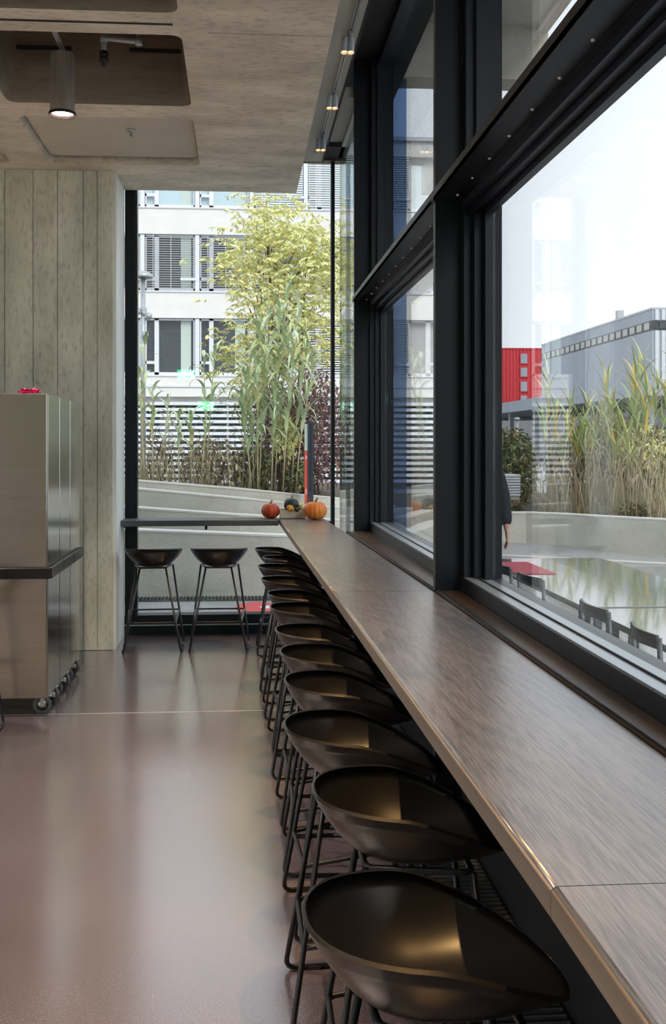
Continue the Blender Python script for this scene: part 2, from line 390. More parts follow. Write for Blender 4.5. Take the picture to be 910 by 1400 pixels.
cb = cell_bounds(cols, -6.0, -.17); rb = cell_bounds(rows, -6.0, 8.40)
coffers = []
for (x0, x1, cx0, cx1) in cb:
    for (y0, y1, cy0, cy1) in rb:
        inner = rrect(x0, x1, y0, y1, .07)
        k = 5; outer = []
        corners = ((cx1, cy1), (cx0, cy1), (cx0, cy0), (cx1, cy0))
        n = len(ce.v)
        ce.v += [(x, y, ZC) for x, y in inner]
        m_ = len(inner); ci = []
        for c in corners: ci.append(len(ce.v)); ce.v.append((*c, ZC))
        for q in range(4):
            for i in range(k): ce.face((n + q * (k + 1) + i, ci[q], n + q * (k + 1) + i + 1))
            a = n + q * (k + 1) + k; b_ = n + ((q + 1) % 4) * (k + 1)
            ce.face((a, ci[q], ci[(q + 1) % 4], b_))
        coffers.append((x0, x1, y0, y1))
ceil = ce.build('ceiling', M['concrete_ceiling'], kind='structure')
for (x0, x1, y0, y1) in coffers:
    shallow = abs(y0 - 7.10) < .01
    zt = 4.045 if shallow else 4.58
    c = MB(); dr = .012 if shallow else .03
    p0 = rrect(x0, x1, y0, y1, .07); p1 = rrect(x0 + dr, x1 - dr, y0 + dr, y1 - dr, .06)
    n = len(p0); c.v += [(x, y, ZC) for x, y in p0] + [(x, y, zt) for x, y in p1]
    for i in range(n):
        j = (i + 1) % n; c.face((i, n + i, n + j, j), True)
    c.face(tuple(range(n, 2 * n)))
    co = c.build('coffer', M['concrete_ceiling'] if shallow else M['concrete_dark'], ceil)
    if shallow:
        MB().prism(rrect(x0 + .02, x1 - .02, y0 + .02, y1 - .02, .06), zt - .006, zt - .001).build('coffer_panel', M['plaster'], ceil)
    else:
        s_ = MB()
        for a, b_ in ((.06, .42), (.80, 1.14)):
            s_.box(x0 + a, x0 + b_, y1 - .035, y1 - .022, 4.325, 4.35)
        s_.build('air_slot', M['black_matt'], ceil)
# plain slabs along the window side, joints between them
for (a, b_) in ((-6, -1.05), (-1.04, 2.25), (2.26, 5.60), (5.612, 8.25), (8.262, 9.1)):
    x0 = -.17
    p = MB()
    if b_ > 9: 
        p.box(-6, .513, 8.40, b_, ZC, ZC + .5); p.box(x0, .513, a, 8.399, ZC, ZC + .5)
    else: p.box(x0, .513, a, b_, ZC, ZC + .5)
    p.build('ceiling_slab', M['concrete_ceiling'], ceil)
for y in (5.505, 4.05, 2.6):
    bx(-6, -.36, y - .012, y + .012, ZC - .002, ZC + .03).build('light_slot', M['black_matt'], ceil)
bx(-6.2, 1.3, -6.2, 9.3, 4.62, 4.9).build('ceiling_roof', M['black_matt'], kind='structure')
# recess with the grey panel and black channel
bx(.514, .75, -6, 9.0, 4.24, 4.30).build('trim_2', M['panel_grey'], kind='structure')
bx(.735, .752, -6, 9.0, 4.235, 4.62).build('trim_3', M['black_matt'], kind='structure')
bx(.755, .90, 7.62, 8.75, 4.34, 4.42).build('trim_4', M['panel_grey'], kind='structure')
t5 = bx(.755, .93, 8.75, 9.2, 4.30, 4.6).build('trim_5', M['black_matt'], kind='structure')

# ------------------------------------------------------------------ end window (window_1): jamb, sill, head, post, panes
w1 = bx(-1.03, .97, YF, YF + .18, .0, .10).build('window_1', M['steel_black'], kind='structure')
bx(-1.03, .95, YF + .02, YF + .17, .10, .175).build('window_sill', M['steel_black_b'], w1)
bx(-1.03, .97, YF - .005, YF + .0, .085, .095).build('sill_edge', M['alu'], w1)
bx(-1.02, -.93, YF + .0, YF + .17, .10, 4.3).build('window_jamb', M['steel_black'], w1)
bx(-.93, -.915, YF + .04, YF + .15, .175, 4.3).build('glazing_bead', M['steel_black_b'], w1)
bx(-1.03, .97, YF, YF + .17, 4.30, 4.62).build('window_head', M['steel_black'], w1)
bx(.20, .93, YF - .03, YF + .05, 4.275, 4.31).build('head_rail', M['sill_brown'], w1)
bx(.832, .866, YF + .02, YF + .10, .10, 4.3).build('window_post', M['steel_black'], w1)
bx(.925, .937, YF + .10, YF + .145, .10, 4.3).build('corner_joint', M['black_matt'], w1)
bx(-.92, .93, YF + .11, YF + .13, .17, 4.31).build('pane', M['glass'], w1)
bx(.80, .85, YF - .06, YF + .03, 1.0, 1.012).build('fixing_bracket', M['steel_black'], w1)
# side glazing of the corner (window_2)
w2 = bx(.92, .94, 7.62, YF + .12, .10, 4.30).build('window_2', M['glass_blue'], kind='structure')
bx(.90, .98, 7.60, YF + .1, .0, .10).build('window_sill', M['steel_black'], w2)
bx(.89, .96, 7.60, YF + .1, 4.30, 4.36).build('head_rail', M['panel_grey'], w2)

M['glass_tint'] = glass('tinted_glass', (.40, .51, .68), .06)
w8 = bx(1.16, 1.50, 9.0, 9.012, -.03, 5.0).build('window_8', M['glass_tint'], kind='structure')
bx(1.14, 1.18, 8.99, 9.02, -.03, 5.0).build('window_post', M['steel_black'], w8)
# ------------------------------------------------------------------ long window facade
fins = [-4.86, -1.80 - .0, 1.28, 4.42, 7.58]
XF = .865
for i, y in enumerate(fins):
    f_ = bx(XF, .98, y, y + .045, 0 if i == 4 else 0, 4.62).build('wall_fin', M['steel_black'], kind='structure')
    bx(.98, 1.16, y - .02, y + .07, 0, 4.62).build('wall_post', M['steel_black'], f_)
bx(.98, 1.16, -6.2, fins[4] + .06, 0, 1.0).build('wall_right', M['black_matt'], kind='structure')
for i in range(5):
    y1 = fins[i] - .0; y0 = (fins[i - 1] + .045) if i else -6.0
    root = bx(.975, 1.16, y0, y1, 1.0, 1.062).build('window_%d' % (i + 3), M['steel_black'], kind='structure')
    # lower frame
    g0 = y0 + .10; g1 = y1 - (.15 if i < 4 else .08)
    zb, zt = 1.118, 2.69; ZT = 2.80
    bx(.978, 1.14, y0, y1, 1.062, zb).build('bottom_rail', M['steel_black_b'], root)
    bx(.985, 1.082, y0 + .02, y1 - .02, zb, zb + .004).build('inner_sill', M['alu'], root)
    bx(1.03, 1.036, y0 + .02, y1 - .02, zb + .004, zb + .009).build('gasket', M['black_matt'], root)
    for (a, b_) in ((y0, g0), (g1, y1)):
        j = MB()
        n3 = 3
        for k in range(n3):
            xx0 = .982 + k * .036; sh = (b_ - a) * (.38 + .31 * k)
            if a == g1: j.box(xx0, xx0 + .032, b_ - sh, b_, zb, zt + .02)
            else: j.box(xx0, xx0 + .032, a, a + sh, zb, zt + .02)
        j.build('jamb', M['steel_black_b'], root)
    h = MB()
    for k in range(3):
        h.box(.982 + k * .036, 1.014 + k * .036, y0, y1, zt + .055 - .025 * k, ZT - .012)
    h.build('head', M['steel_black_b'], root)
    bx(1.083, 1.099, g0 - .04, g1 + .01, zb - .01, zt + .02).build('pane', M['glass'], root)
    # transom plate between lower and upper windows with its screws
    tp = MB(); tp.box(XF - .01, 1.14, y0, y1, ZT - .012, ZT); tp.box(XF - .01, XF - .002, y0 - .02, y1 + .03, ZT - .012, ZT + .03)
    tpo = tp.build('transom', M['steel_black'], root)
    bx(.965, .985, y0, y1, ZT - .017, ZT - .012).build('transom_bead', M['steel_black_b'], tpo)
    k = y0 + .2
    sp = .28
    while k < y1:
        MB().lathe([(.0, -.006), (.006, -.005), (.007, 0)], c=(.945, k, ZT - .012), seg=8).build('screw', M['zinc'], tpo); k += sp
    # upper window
    u = MB()
    for (a, b_) in ((y0, y0 + .06), (y1 - .06, y1)): u.box(.99, 1.14, a, b_, ZT, 4.62)
    u.box(.99, 1.14, y0, y1, ZT, ZT + .09); u.box(1.04, 1.14, y0, y1, 4.56, 4.62)
    u.box(1.03, 1.07, y0 + .06, y0 + .085, ZT + .09, 4.56); u.box(1.03, 1.07, y1 - .085, y1 - .06, ZT + .09, 4.56)
    u.build('upper_frame', M['steel_black_b'], root)
    bx(1.083, 1.099, y0 + .05, y1 - .05, ZT + .08, 4.57).build('upper_pane', M['glass'], root)
# bronze sill strip behind the counter
sill = MB()
sill.prism([(.90, -2), (.889, 2.18), (.868, 4.35), (.812, 7.02), (.80, 7.55), (.976, 7.55), (.976, -2)], 1.035, 1.056)
sill.build('trim_6', M['sill_brown'], kind='structure')
se = MB(); se.prism([(.905, -2), (.893, 2.18), (.872, 4.35), (.816, 7.02), (.806, 7.55), (.812, 7.55), (.823, 7.02), (.880, 4.35), (.901, 2.18), (.913, -2)], 1.056, 1.064)
se.build('trim_7', M['steel_black'], kind='structure')

# ------------------------------------------------------------------ long counter
def xl(y):   # left edge of counter in plan
    P = [(-2.0, .475), (1.437, .459), (2.239, .447), (3.552, .430), (8.878, .353), (9.2, .348)]
    for (a, b_) in zip(P, P[1:]):
        if y <= b_[0]: return a[1] + (b_[1] - a[1]) * (y - a[0]) / (b_[0] - a[0])
    return P[-1][1]
def xr(y):
    P = [(-2.0, .90), (2.18, .885), (4.35, .862), (7.02, .802), (8.76, .752), (9.2, .74)]
    for (a, b_) in zip(P, P[1:]):
        if y <= b_[0]: return a[1] + (b_[1] - a[1]) * (y - a[0]) / (b_[0] - a[0])
    return P[-1][1]
ctr = empty('bar_counter', (.65, 4, 0), 'long dark oak bar counter running along the tall black windows', 'counter')
def slabsec(y0, y1, x0f, x1f, z0, z1, r=.010):
    m = MB(); ny = max(2, int((y1 - y0) / .4) + 1)
    prof = [(0, z0 + .006), (.0, z1 - r)]
    for k in range(1, 5):
        a = pi / 2 * k / 4; prof.append((r - r * cos(a), z1 - r + r * sin(a)))
    n0 = len(m.v)
    rows_ = []
    for i in range(ny):
        y = y0 + (y1 - y0) * i / (ny - 1); xl_, xr_ = x0f(y), x1f(y)
        sec = [(xl_ + .006, z0)] + [(xl_ + a, z) for a, z in prof] + [(xr_, z1), (xr_, z0)]
        rows_.append(len(m.v)); m.v += [(x, y, z) for x, z in sec]
        ns = len(sec)
    for i in range(ny - 1):
        for k in range(ns):
            l = (k + 1) % ns
            m.face((rows_[i] + k, rows_[i + 1] + k, rows_[i + 1] + l, rows_[i] + l), 2 <= k <= 5)
    m.face(tuple(rows_[0] + k for k in range(ns))); m.face(tuple(rows_[-1] + k for k in range(ns))[::-1])
    return m
def shift(m, d):
    m.v = [(a - d[0], b - d[1], c - d[2]) for a, b, c in m.v]; return m
for (a, b_) in ((-2.0, 1.457), (1.460, 4.46), (4.463, 7.46), (7.463, YF - .01)):
    so_ = slabsec(a, b_, xl, xr, .998, 1.05).build('top_panel', M['wood'], ctr, loc=(-.65, -4, 0))
    ed = slabsec(a, b_, lambda y: xl(y) - .0015, lambda y: xl(y) + .004, .9985, 1.0455, .0035)
    ed.build('edge_band', M['wood_edge'], so_)
for y in (-1.0, 1.2, 2.9, 4.55, 6.1, 7.5):
    b_ = MB(); b_.box(xl(y) + .10, .98, y - .006, y + .006, .93, .997); b_.build('bracket', M['steel_black'], ctr, loc=(-.65, -4, 0))
bx(.70, .72, -2, 7.5, .90, .997).build('support_rail', M['steel_black'], ctr, loc=(-.65, -4, 0))
sc_ = empty('side_counter', (-.34, 8.95, 0), 'short dark grey counter in front of the end window, meeting the long counter', 'counter')
MB().box(-1.05, .342, 8.80, YF - .01, 1.0, 1.05, b=.003).build('top', M['counter_grey'], sc_, loc=(.34, -8.95, 0))
for _b in ((-1.0, -.90, 8.84, 8.86, .985, .999), (-.3, -.28, 8.84, 9.1, .965, .999)): bx(*_b).build('bracket', M['steel_black'], sc_, loc=(.34, -8.95, 0))
# floor grille along the facade
gr = bx(.62, .98, -2, 7.5, .0005, .006).build('floor_grille', M['black_matt'], label='narrow black floor grille with bright cross bars below the long counter', cat='grille')
g = MB(); y = -1.98
while y < 7.48: g.box(.64, .965, y, y + .012, .006, .014); y += .035
g.build('grille_bars', M['track'], gr, kind='stuff')

# ------------------------------------------------------------------ bar stools
def shell_mesh():
    m = MB(); NT, NS = 56, 14
    def rim(t):      # t = 0 back (-y), pi front (+y)
        ca, sa = cos(t), sin(t)
        n = 2.35
        hw = .222; back = .232; front = .245
        L = back if ca > 0 else front
        r = (abs(sa / hw) ** n + abs(ca / L) ** n) ** (-1 / n)
        x = r * sa; y = -r * ca
        if y > 0: x *= 1 - .10 * (y / front) ** 1.6
        q = (y + back) / (back + front)           # 0 back .. 1 front
        z = .852 - .030 * q - .105 * (max(0, q - .4) / .6) ** 1.5
        return x, y, z
    def zc(y): 
        return .702 + .008 * max(0, y / .245) ** 2
    T = .009
    inner = []; outer = []
    for j in range(NS + 1):
        s = j / NS
        ri, ro = [], []
        for i in range(NT):
            t = 2 * pi * i / NT; x, y, z = rim(t)
            fs = s
            px, py = x * fs, y * fs + .01 * (1 - fs)
            zb = zc(py)
            p = 3.1
            pz = zb + (z - zb) * s ** p
            ri.append((px, py, pz))
            k = 1 + .0 * s
            sl = (z - zb) * p * s ** (p - 1)          # slope along s
            rr = math.hypot(x, y) or 1; nn = math.hypot(sl, rr)
            ox, oy, oz = px + x / rr * sl / nn * T, py + y / rr * sl / nn * T, pz - rr / nn * T - (.012 * (1 - s ** 2))
            ro.append((ox, oy, oz))
        inner.append(ri); outer.append(ro)
    def add(rows, flip):
        base = []
        for j, r in enumerate(rows):
            if j == 0: base.append([len(m.v)] * NT); m.v.append(r[0])
            else: base.append(list(range(len(m.v), len(m.v) + NT))); m.v += r
        for j in range(NS):
            for i in range(NT):
                k = (i + 1) % NT
                q = [base[j][i], base[j + 1][i], base[j + 1][k], base[j][k]] if j else [base[0][0], base[1][i], base[1][k]]
                m.face(tuple(q if not flip else q[::-1]), True)
        return base
    bi = add(inner, True); bo = add(outer, False)
    top = list(range(len(m.v), len(m.v) + NT))
    for i in range(NT):
        a = inner[NS][i]; b_ = outer[NS][i]
        m.v.append(((a[0] + b_[0]) / 2, (a[1] + b_[1]) / 2, max(a[2], b_[2]) + .003))
    for i in range(NT):
        k = (i + 1) % NT
        m.face((bi[NS][i], top[i], top[k], bi[NS][k]), True)
        m.face((top[i], bo[NS][i], bo[NS][k], top[k]), True)
    return m
def bend(pts, r=.03, k=4):
    out = [Vector(pts[0])]
    for i in range(1, len(pts) - 1):
        a, b_, c = Vector(pts[i - 1]), Vector(pts[i]), Vector(pts[i + 1])
        d0 = (a - b_).normalized(); d1 = (c - b_).normalized()
        for q in range(k + 1):
            s = q / k
            out.append(b_ + d0 * r * (1 - s) ** 2 + d1 * r * s ** 2)
    out.append(Vector(pts[-1])); return out
RB = .0085
def make_stool():
    t = empty('bar_stool', (0, 0, 0), 'x', 'stool')
    shell_mesh().build('seat_shell', M['shell'], t)
    for s in (-1, 1):
        # side loop: back leg, floor runner, front leg
        bt = Vector((s * .100, -.115, .690)); bf = Vector((s * .222, -.225, RB)); ff = Vector((s * .238, .215, RB)); ft = Vector((s * .150, .135, .690))
        lean = (bt - bf).normalized()
        p1 = bend([bt, bf, (bf + ff) / 2], .035); MB().tube(p1, RB).build('leg', M['rod'], t)
        p2 = bend([ft, ff, (bf + ff) / 2], .035); MB().tube(p2, RB).build('leg', M['rod'], t)
        for fy in (-.13, .13):
            MB().box(-.012, .012, -.02, .02, 0, .012).build('glide', M['rubber'], t, loc=(s * .230 + (.003 if fy > 0 else -.003) * s, fy, -.0))
    def onleg(s, back, z):
        a, b_ = ((s * .100, -.115, .690), (s * .222, -.225, RB)) if back else ((s * .150, .135, .690), (s * .238, .215, RB))
        a = Vector(a); b_ = Vector(b_); k = (a.z - z) / (a.z - b_.z); return a + (b_ - a) * k
    A = [onleg(-1, 1, .245), onleg(1, 1, .245), onleg(1, 0, .300), onleg(-1, 0, .300)]
    def ring(ps, r):
        out = []
        n = len(ps)
        for i in range(n):
            a, b_, c = ps[i - 1], ps[i], ps[(i + 1) % n]
            d0 = (a - b_).normalized(); d1 = (c - b_).normalized()
            for q in range(4):
                s = q / 3; out.append(b_ + d0 * r * (1 - s) ** 2 + d1 * r * s ** 2)
        return out
    MB().tube(ring(A, .02), RB * .92, closed=True).build('footrest', M['rod'], t)
    B = [Vector((-.100, -.115, .688)), Vector((.100, -.115, .688)), Vector((.150, .135, .689)), Vector((-.150, .135, .689))]
    MB().tube(ring(B, .03), RB, closed=True).build('seat_frame', M['rod'], t)
    return t
stool = make_stool()
def px(u, y): return (u - 327) * y / 1380
centers = [1.81, 2.47, 3.05, 3.63, 4.14, 4.64, 5.30, 5.78, 6.42, 7.10, 7.66, 8.30]
back_u = [415, 427.7, 388, 388.6, 382.6, 376, 368.7, 365.4, 357, 352.7, 359, 348.4]
rots = [2, -1, 0, 3, -2, 1, -3, 2, 0, -2, 3, 0]
names_ = ['nearest the camera, its seat the largest in view', 'second from the camera', 'third from the camera', 'fourth from the camera', 'fifth from the camera', 'sixth from the camera',
          'seventh from the camera', 'eighth from the camera', 'fourth from the end window', 'third from the end window', 'second from the end window', 'last before the end window']
for i, (y, u) in enumerate(zip(centers, back_u)):
    o = stool if i == 0 else copy_tree(stool)
    x = px(u, y) + .238
    o.location = (x, y + .02, 0); o.rotation_euler = (0, 0, -pi / 2 + R(rots[i])); o.scale = (.89, 1, 1)
    o['label'] = 'black bar stool along the long counter, ' + names_[i]; o['group'] = 'stools along the long counter'
for (u, y, rz, lb) in ((211, 8.52, 2, 'black bar stool at the side counter, beside the concrete wall'), (299.5, 8.52, -1, 'black bar stool at the side counter, the right one of the two there')):
    o = copy_tree(stool); o.location = (px(u, y), y, 0); o.rotation_euler = (0, 0, R(rz)); o.scale = (1.05, .93, 1); o['label'] = lb; o['group'] = 'stools at the side counter'
o = copy_tree(stool); o.location = (-1.635, 6.02, 0); o.rotation_euler = (0, 0, 0)
o['label'] = 'black wire-legged stool cut off by the left picture edge, before the steel trolleys'

# ------------------------------------------------------------------ pumpkins and box on the counter corner
def pumpkin(name, label, cat, x, y, z, r, h, m, ribs=10, depth=.10, stem=True, rot=0, seed=0):
    t = empty(name, (x, y, z), label, cat)
    prof = []
    for k in range(15):
        a = -pi / 2 + pi * k / 14
        rr = r * max(.0, cos(a)) ** .72; zz = h / 2 + h / 2 * sin(a)
        if k == 14: zz -= h * .10; 
        if k == 13: zz -= h * .04
        if k == 0: zz += h * .06
        prof.append((max(rr, .001), zz))
    def fn(a, zz): return 1 - depth * (1 - abs(sin(ribs * a / 2)) ** .6)
    MB().lathe(prof, seg=ribs * 8, fn=fn).build('body', m, t, rot=(0, 0, rot))
    if stem:
        MB().tube([(0, 0, h * .86), (.002, 0, h * 1.0), (r * .12, .0, h * 1.12), (r * .22, 0, h * 1.16)], [r * .16, r * .11, r * .09, r * .12], 8).build('stem', M['stem'], t, rot=(0, 0, rot))
    return t
pumpkin('pumpkin', 'large ribbed orange pumpkin right of the wooden box', 'pumpkin', .665, 8.82, 1.051, .103, .160, M['orange'], 14, .07)
pumpkin('pumpkin', 'red-orange pumpkin left of the wooden box, on the side counter', 'pumpkin', .278, 9.005, 1.051, .083, .135, M['red_pumpkin'], 9, .10, rot=.8)
box = empty('wooden_box', (.475, 9.01, 1.051), 'small pale wooden box holding squashes at the counter corner', 'box')
for a in ((-.115, .115, -.070, -.062), (-.115, .115, .062, .070)): MB().box(a[0], a[1], a[2], a[3], .004, .078, b=.001).build('side_board', M['pine'], box)
for a in ((-.115, -.107), (.107, .115)): MB().box(a[0], a[1], -.062, .062, .004, .080, b=.001).build('end_board', M['pine'], box)
bx(-.107, .107, -.062, .062, .004, .012).build('base_board', M['pine'], box)
for sx_ in (-1, 1): bx(sx_ * .10 - .006, sx_ * .10 + .006, -.058, .058, .0, .004).build('foot', M['pine'], box)
pumpkin('squash', 'round dark green squash piled in the wooden box', 'squash', .465, 9.02, 1.108, .070, .122, M['green_pumpkin'], 8, .04, stem=True)
def gourd(x, y, z, r, label, ca, cb):
    t = empty('gourd', (x, y, z), label, 'gourd'); t.rotation_euler = (.4, .3, .5)
    n = 10
    for q in range(n):
        m = MB(); seg = 5; rows_ = []
        for k in range(9):
            a = -pi / 2 + pi * k / 8; row = []
            for s in range(seg + 1):
                b_ = 2 * pi * (q + s / seg) / n; bulge = 1 + .10 * sin(pi * s / seg)
                row.append((r * cos(a) * cos(b_) * bulge, r * cos(a) * sin(b_) * bulge, r * .8 * sin(a) + r * .8))
            rows_.append(len(m.v)); m.v += row
        for k in range(8):
            for s in range(seg): m.face((rows_[k] + s, rows_[k] + s + 1, rows_[k + 1] + s + 1, rows_[k + 1] + s), True)
        m.build('rib', ca if q % 2 else cb, t)
    MB().tube([(0, 0, r * 1.55), (.002, 0, r * 1.9)], [.006, .004], 6).build('stem', M['stem'], t)
gourd(.440, 8.950, 1.118, .034, 'small orange and yellow gourd at the front left of the wooden box', M['orange'], M['gourd_yellow'])
gourd(.553, 8.985, 1.118, .042, 'striped yellow and cream gourd at the right end of the wooden box', M['gourd_yellow'], M['gourd_white'])
gourd(.500, 8.950, 1.115, .024, 'tiny dark gourd in the middle of the wooden box', M['green_pumpkin'], M['green_pumpkin'])
for _x, _w in ((.425, 'left end'), (.49, 'middle'), (.55, 'right end')): pumpkin('squash', 'squash at the bottom of the wooden box, hidden under the others, ' + _w, 'squash', _x, 8.985, 1.064, .032, .050, M['orange'], 8, .05, stem=False)

# ------------------------------------------------------------------ stainless trolleys
def trolley(y0, y1, label):
    t = empty('steel_trolley', (-1.2, (y0 + y1) / 2, 0), label, 'trolley', 'stainless steel trolleys')
    L = (-(-1.2), -(y0 + y1) / 2, 0)
    MB().box(-2.6, -1.204, y0, y1, .115, .866, b=.003).build('lower_body', M['steel'], t, loc=L)
    MB().box(-1.204, -1.196, y0 + .002, y1 - .002, .118, .862, b=.002).build('door', M['steel_side'], t, loc=L)
    MB().box(-2.65, -1.168, y0 - (.02 if y0 < 6.5 else 0), y1 + (.02 if y1 > 7.6 else -.001), .867, .934, b=.002).build('worktop', M['slab_black'], t, loc=L)
    MB().box(-2.6, -1.204, y0, y1, .935, 2.025, b=.003).build('upper_body', M['steel'], t, loc=L)
    MB().box(-1.204, -1.196, y0 + .002, y1 - .002, .938, 2.018, b=.002).build('door', M['steel_side'], t, loc=L)
    for yy, xx, rz in ((y0 + .075, -1.245, .35), (y1 - .07, -1.235, -.1), (y0 + .075, -2.5, .2), (y1 - .07, -2.5, .1)):
        c = MB(); c.box(-.03, .03, -.035, .035, .108, .115)
        c.box(-.017, -.0145, -.013, .013, .048, .108); c.box(.0145, .017, -.013, .013, .048, .108); c.tube([(-.02, 0, .057), (.02, 0, .057)], .007, 8)
        cr = rz + pi / 2 - .25
        co = c.build('caster', M['zinc'], t, loc=(xx + 1.2, yy - (y0 + y1) / 2, 0), rot=(0, 0, cr))
        MB().lathe([(.036, -.012), (.054, -.012), (.057, -.006), (.057, .006), (.054, .012), (.036, .012)], c=(0, 0, .057), seg=28, axis='X').build('tyre', M['tyre'], co)
        MB().lathe([(.001, -.010), (.012, -.014), (.014, -.009), (.036, -.009), (.036, .009), (.014, .009), (.012, .014), (.001, .010)], c=(0, 0, .057), seg=24, axis='X').build('hub', M['zinc'], co)
trolley(6.43, 6.835, 'stainless steel trolley on castors, nearest of the three side by side')
trolley(6.845, 7.255, 'stainless steel trolley on castors, middle one of the three')
trolley(7.265, 7.69, 'stainless steel trolley on castors, farthest one, next to the concrete wall')
def flower(x, y, label):
    t = empty('flower', (x, y, 2.026), label, 'flower', 'magenta flowers on the trolleys')
    m = MB()
    for q in range(34):
        a = random.uniform(0, 2 * pi); e = random.uniform(.1, 1.4); r = .034
        c = Vector((cos(a) * cos(e), sin(a) * cos(e), sin(e) * .75)) * r * random.uniform(.5, 1)
        u = Vector((-sin(a), cos(a), 0)) * .012; d = Vector((cos(a), sin(a), .6)).normalized() * .02
        n = len(m.v); m.v += [tuple(c - u * .5), tuple(c + u * .5), tuple(c + u + d), tuple(c + d * 1.4), tuple(c - u + d)]
        m.face((n, n + 1, n + 2, n + 3, n + 4))
    m.lathe([(.001, 0), (.018, .005), (.024, .02), (.014, .035), (.001, .04)], seg=10)
    m.build('petals', M['magenta'], t)
flower(-1.30, 6.52, 'magenta flower head on top of the nearest steel trolley, the larger of two')
flower(-1.365, 6.55, 'magenta flower head left of the larger one on the nearest steel trolley')

# ------------------------------------------------------------------ lamps: coffer spotlight, sprinklers, track
def spotlamp(x, y, label, energy=60):
    t = empty('ceiling_spotlight', (x, y, 0), label, 'lamp', 'spotlights in the ceiling coffers')
    MB().lathe([(.001, 4.03), (.066, 4.03), (.070, 4.02), (.073, 3.69), (.078, 3.675), (.078, 3.665), (.070, 3.665), (.068, 3.69), (.062, 3.74)], seg=36).build('lamp_housing', M['lamp_steel'], t)
    MB().lathe([(.078, 3.664), (.080, 3.668), (.080, 3.678), (.078, 3.682)], seg=36).build('rim', M['black_matt'], t)
    MB().lathe([(.001, 3.700), (.055, 3.690), (.060, 3.682)], seg=30).build('bulb', M['bulb_pink'], t)
    MB().box(-.016, .016, -.50, .03, 4.055, 4.062).build('mounting_bar', M['track'], t)
    MB().box(-.012, .012, -.01, .01, 4.03, 4.06).build('bar_bracket', M['track'], t)
    ld = bpy.data.lights.new('spot', 'SPOT'); ld.energy = energy * 4; ld.color = (1, .84, .71); ld.spot_size = R(95); ld.spot_blend = .7; ld.shadow_soft_size = .05
    lo = bpy.data.objects.new('spot', ld); C.objects.link(lo); lo.parent = t; lo.location = (0, 0, 3.66)
spotlamp(-1.05, 6.10, 'brushed steel cylinder spotlight hanging below the dark ceiling coffer')
for (x, y) in ((-1.0, 3.2), (-1.0, .3), (-1.0, -2.6), (-2.5, 6.1), (-2.5, 3.2), (-2.5, .3), (-2.5, -2.6), (-4.0, 4.6), (-4.0, 1.7)):  # unseen spotlights added in other coffers to brighten the interior
    spotlamp(x, y, 'added brushed steel cylinder spotlight in an unseen ceiling coffer, brightening the room', 60)
sp = empty('sprinkler', (-.80, 7.55, 4.037), 'small sprinkler head on the smooth panel of the shallow coffer', 'sprinkler')
MB().lathe([(.001, 0), (.035, 0), (.033, -.008), (.012, -.010), (.010, -.03), (.014, -.034), (.014, -.045), (.001, -.046)], seg=16).build('sprinkler_head', M['galv'], sp)
MB().lathe([(.02, -.052), (.02, -.050), (.001, -.050)], seg=12).box(-.011, -.008, -.002, .002, -.051, -.03).box(.008, .011, -.002, .002, -.051, -.03).build('deflector', M['zinc'], sp)
pp = empty('sprinkler_pipe', (-.78, 6.3, 4.2), 'grey elbowed sprinkler pipe inside the dark ceiling coffer', 'pipe')
def W(o, pts): return [Vector(p) - Vector(o) for p in pts]
O = (-.78, 6.3, 4.2)
MB().tube(W(O, bend([(-.62, 6.3, 4.57), (-.62, 6.3, 4.195), (-.83, 6.28, 4.205), (-.83, 6.28, 4.10)], .035)), .016, 10).build('pipe', M['galv'], pp)
for c in ((-.62, 6.3, 4.195), (-.83, 6.28, 4.20)): MB().lathe([(.001, -.02), (.024, -.02), (.024, .02), (.001, .02)], c=tuple(Vector(c) - Vector(O)), seg=14).build('elbow', M['galv'], pp)
MB().lathe([(.012, .10), (.026, .09), (.028, .06), (.022, .05), (.03, .045), (.03, .03), (.012, .02), (.02, .0), (.001, .0)], c=tuple(Vector((-.83, 6.28, 4.03)) - Vector(O)), seg=14).build('sprinkler_head', M['rubber'], pp)
# track
tr = bx(.662, .690, -5.5, 8.75, 4.215, 4.24).build('lamp_track', M['track'], label='long slim silver lamp track on the grey ceiling strip beside the windows', cat='lamp track')
bx(.674, .678, -5.48, 8.73, 4.211, 4.2149).build('track_groove', M['black_matt'], tr)
k = 8.17; first = True; n_ = 0
tl = ['track spotlight with two glowing bulbs, nearest the end window', 'track spotlight with two glowing bulbs, second from the end window', 'track spotlight with two glowing bulbs, topmost in the picture']
while k > -4:
    t = empty('track_spotlight', (.676, k, 4.21), tl[n_] if n_ < 3 else 'track spotlight with two bulbs farther along the track, outside the picture', 'lamp', 'spotlights on the track')
    MB().box(-.012, .012, -.05, .05, -.012, .002).build('adapter', M['track'], t)
    for dx, dy in ((.0, .0), (-.035, -.0)):
        q = MB(); 
        q.tube([(dx * .3, dy + .02, -.01), (dx, dy + .0, -.03), (dx * 1.1, dy - .01, -.10), (dx * 1.1, dy - .012, -.118)], [.012, .021, .021, .023], 12, caps=False)
        o = q.build('lamp_head', M['galv'], t)
        MB().lathe([(.001, -.112), (.014, -.110), (.019, -.106)], c=(dx * 1.1, dy - .012, 0), seg=12).build('bulb', M['bulb_warm'], o)
    ld = bpy.data.lights.new('spot', 'SPOT'); ld.energy = 380; ld.color = (1, .58, .22); ld.spot_size = R(34); ld.spot_blend = 1.0; ld.shadow_soft_size = .02
    lo = bpy.data.objects.new('spot', ld); C.objects.link(lo); lo.parent = t; lo.location = (-.03, -.012, -.125); lo.rotation_euler = (0, R(8), 0)
    k -= 1.02; n_ += 1
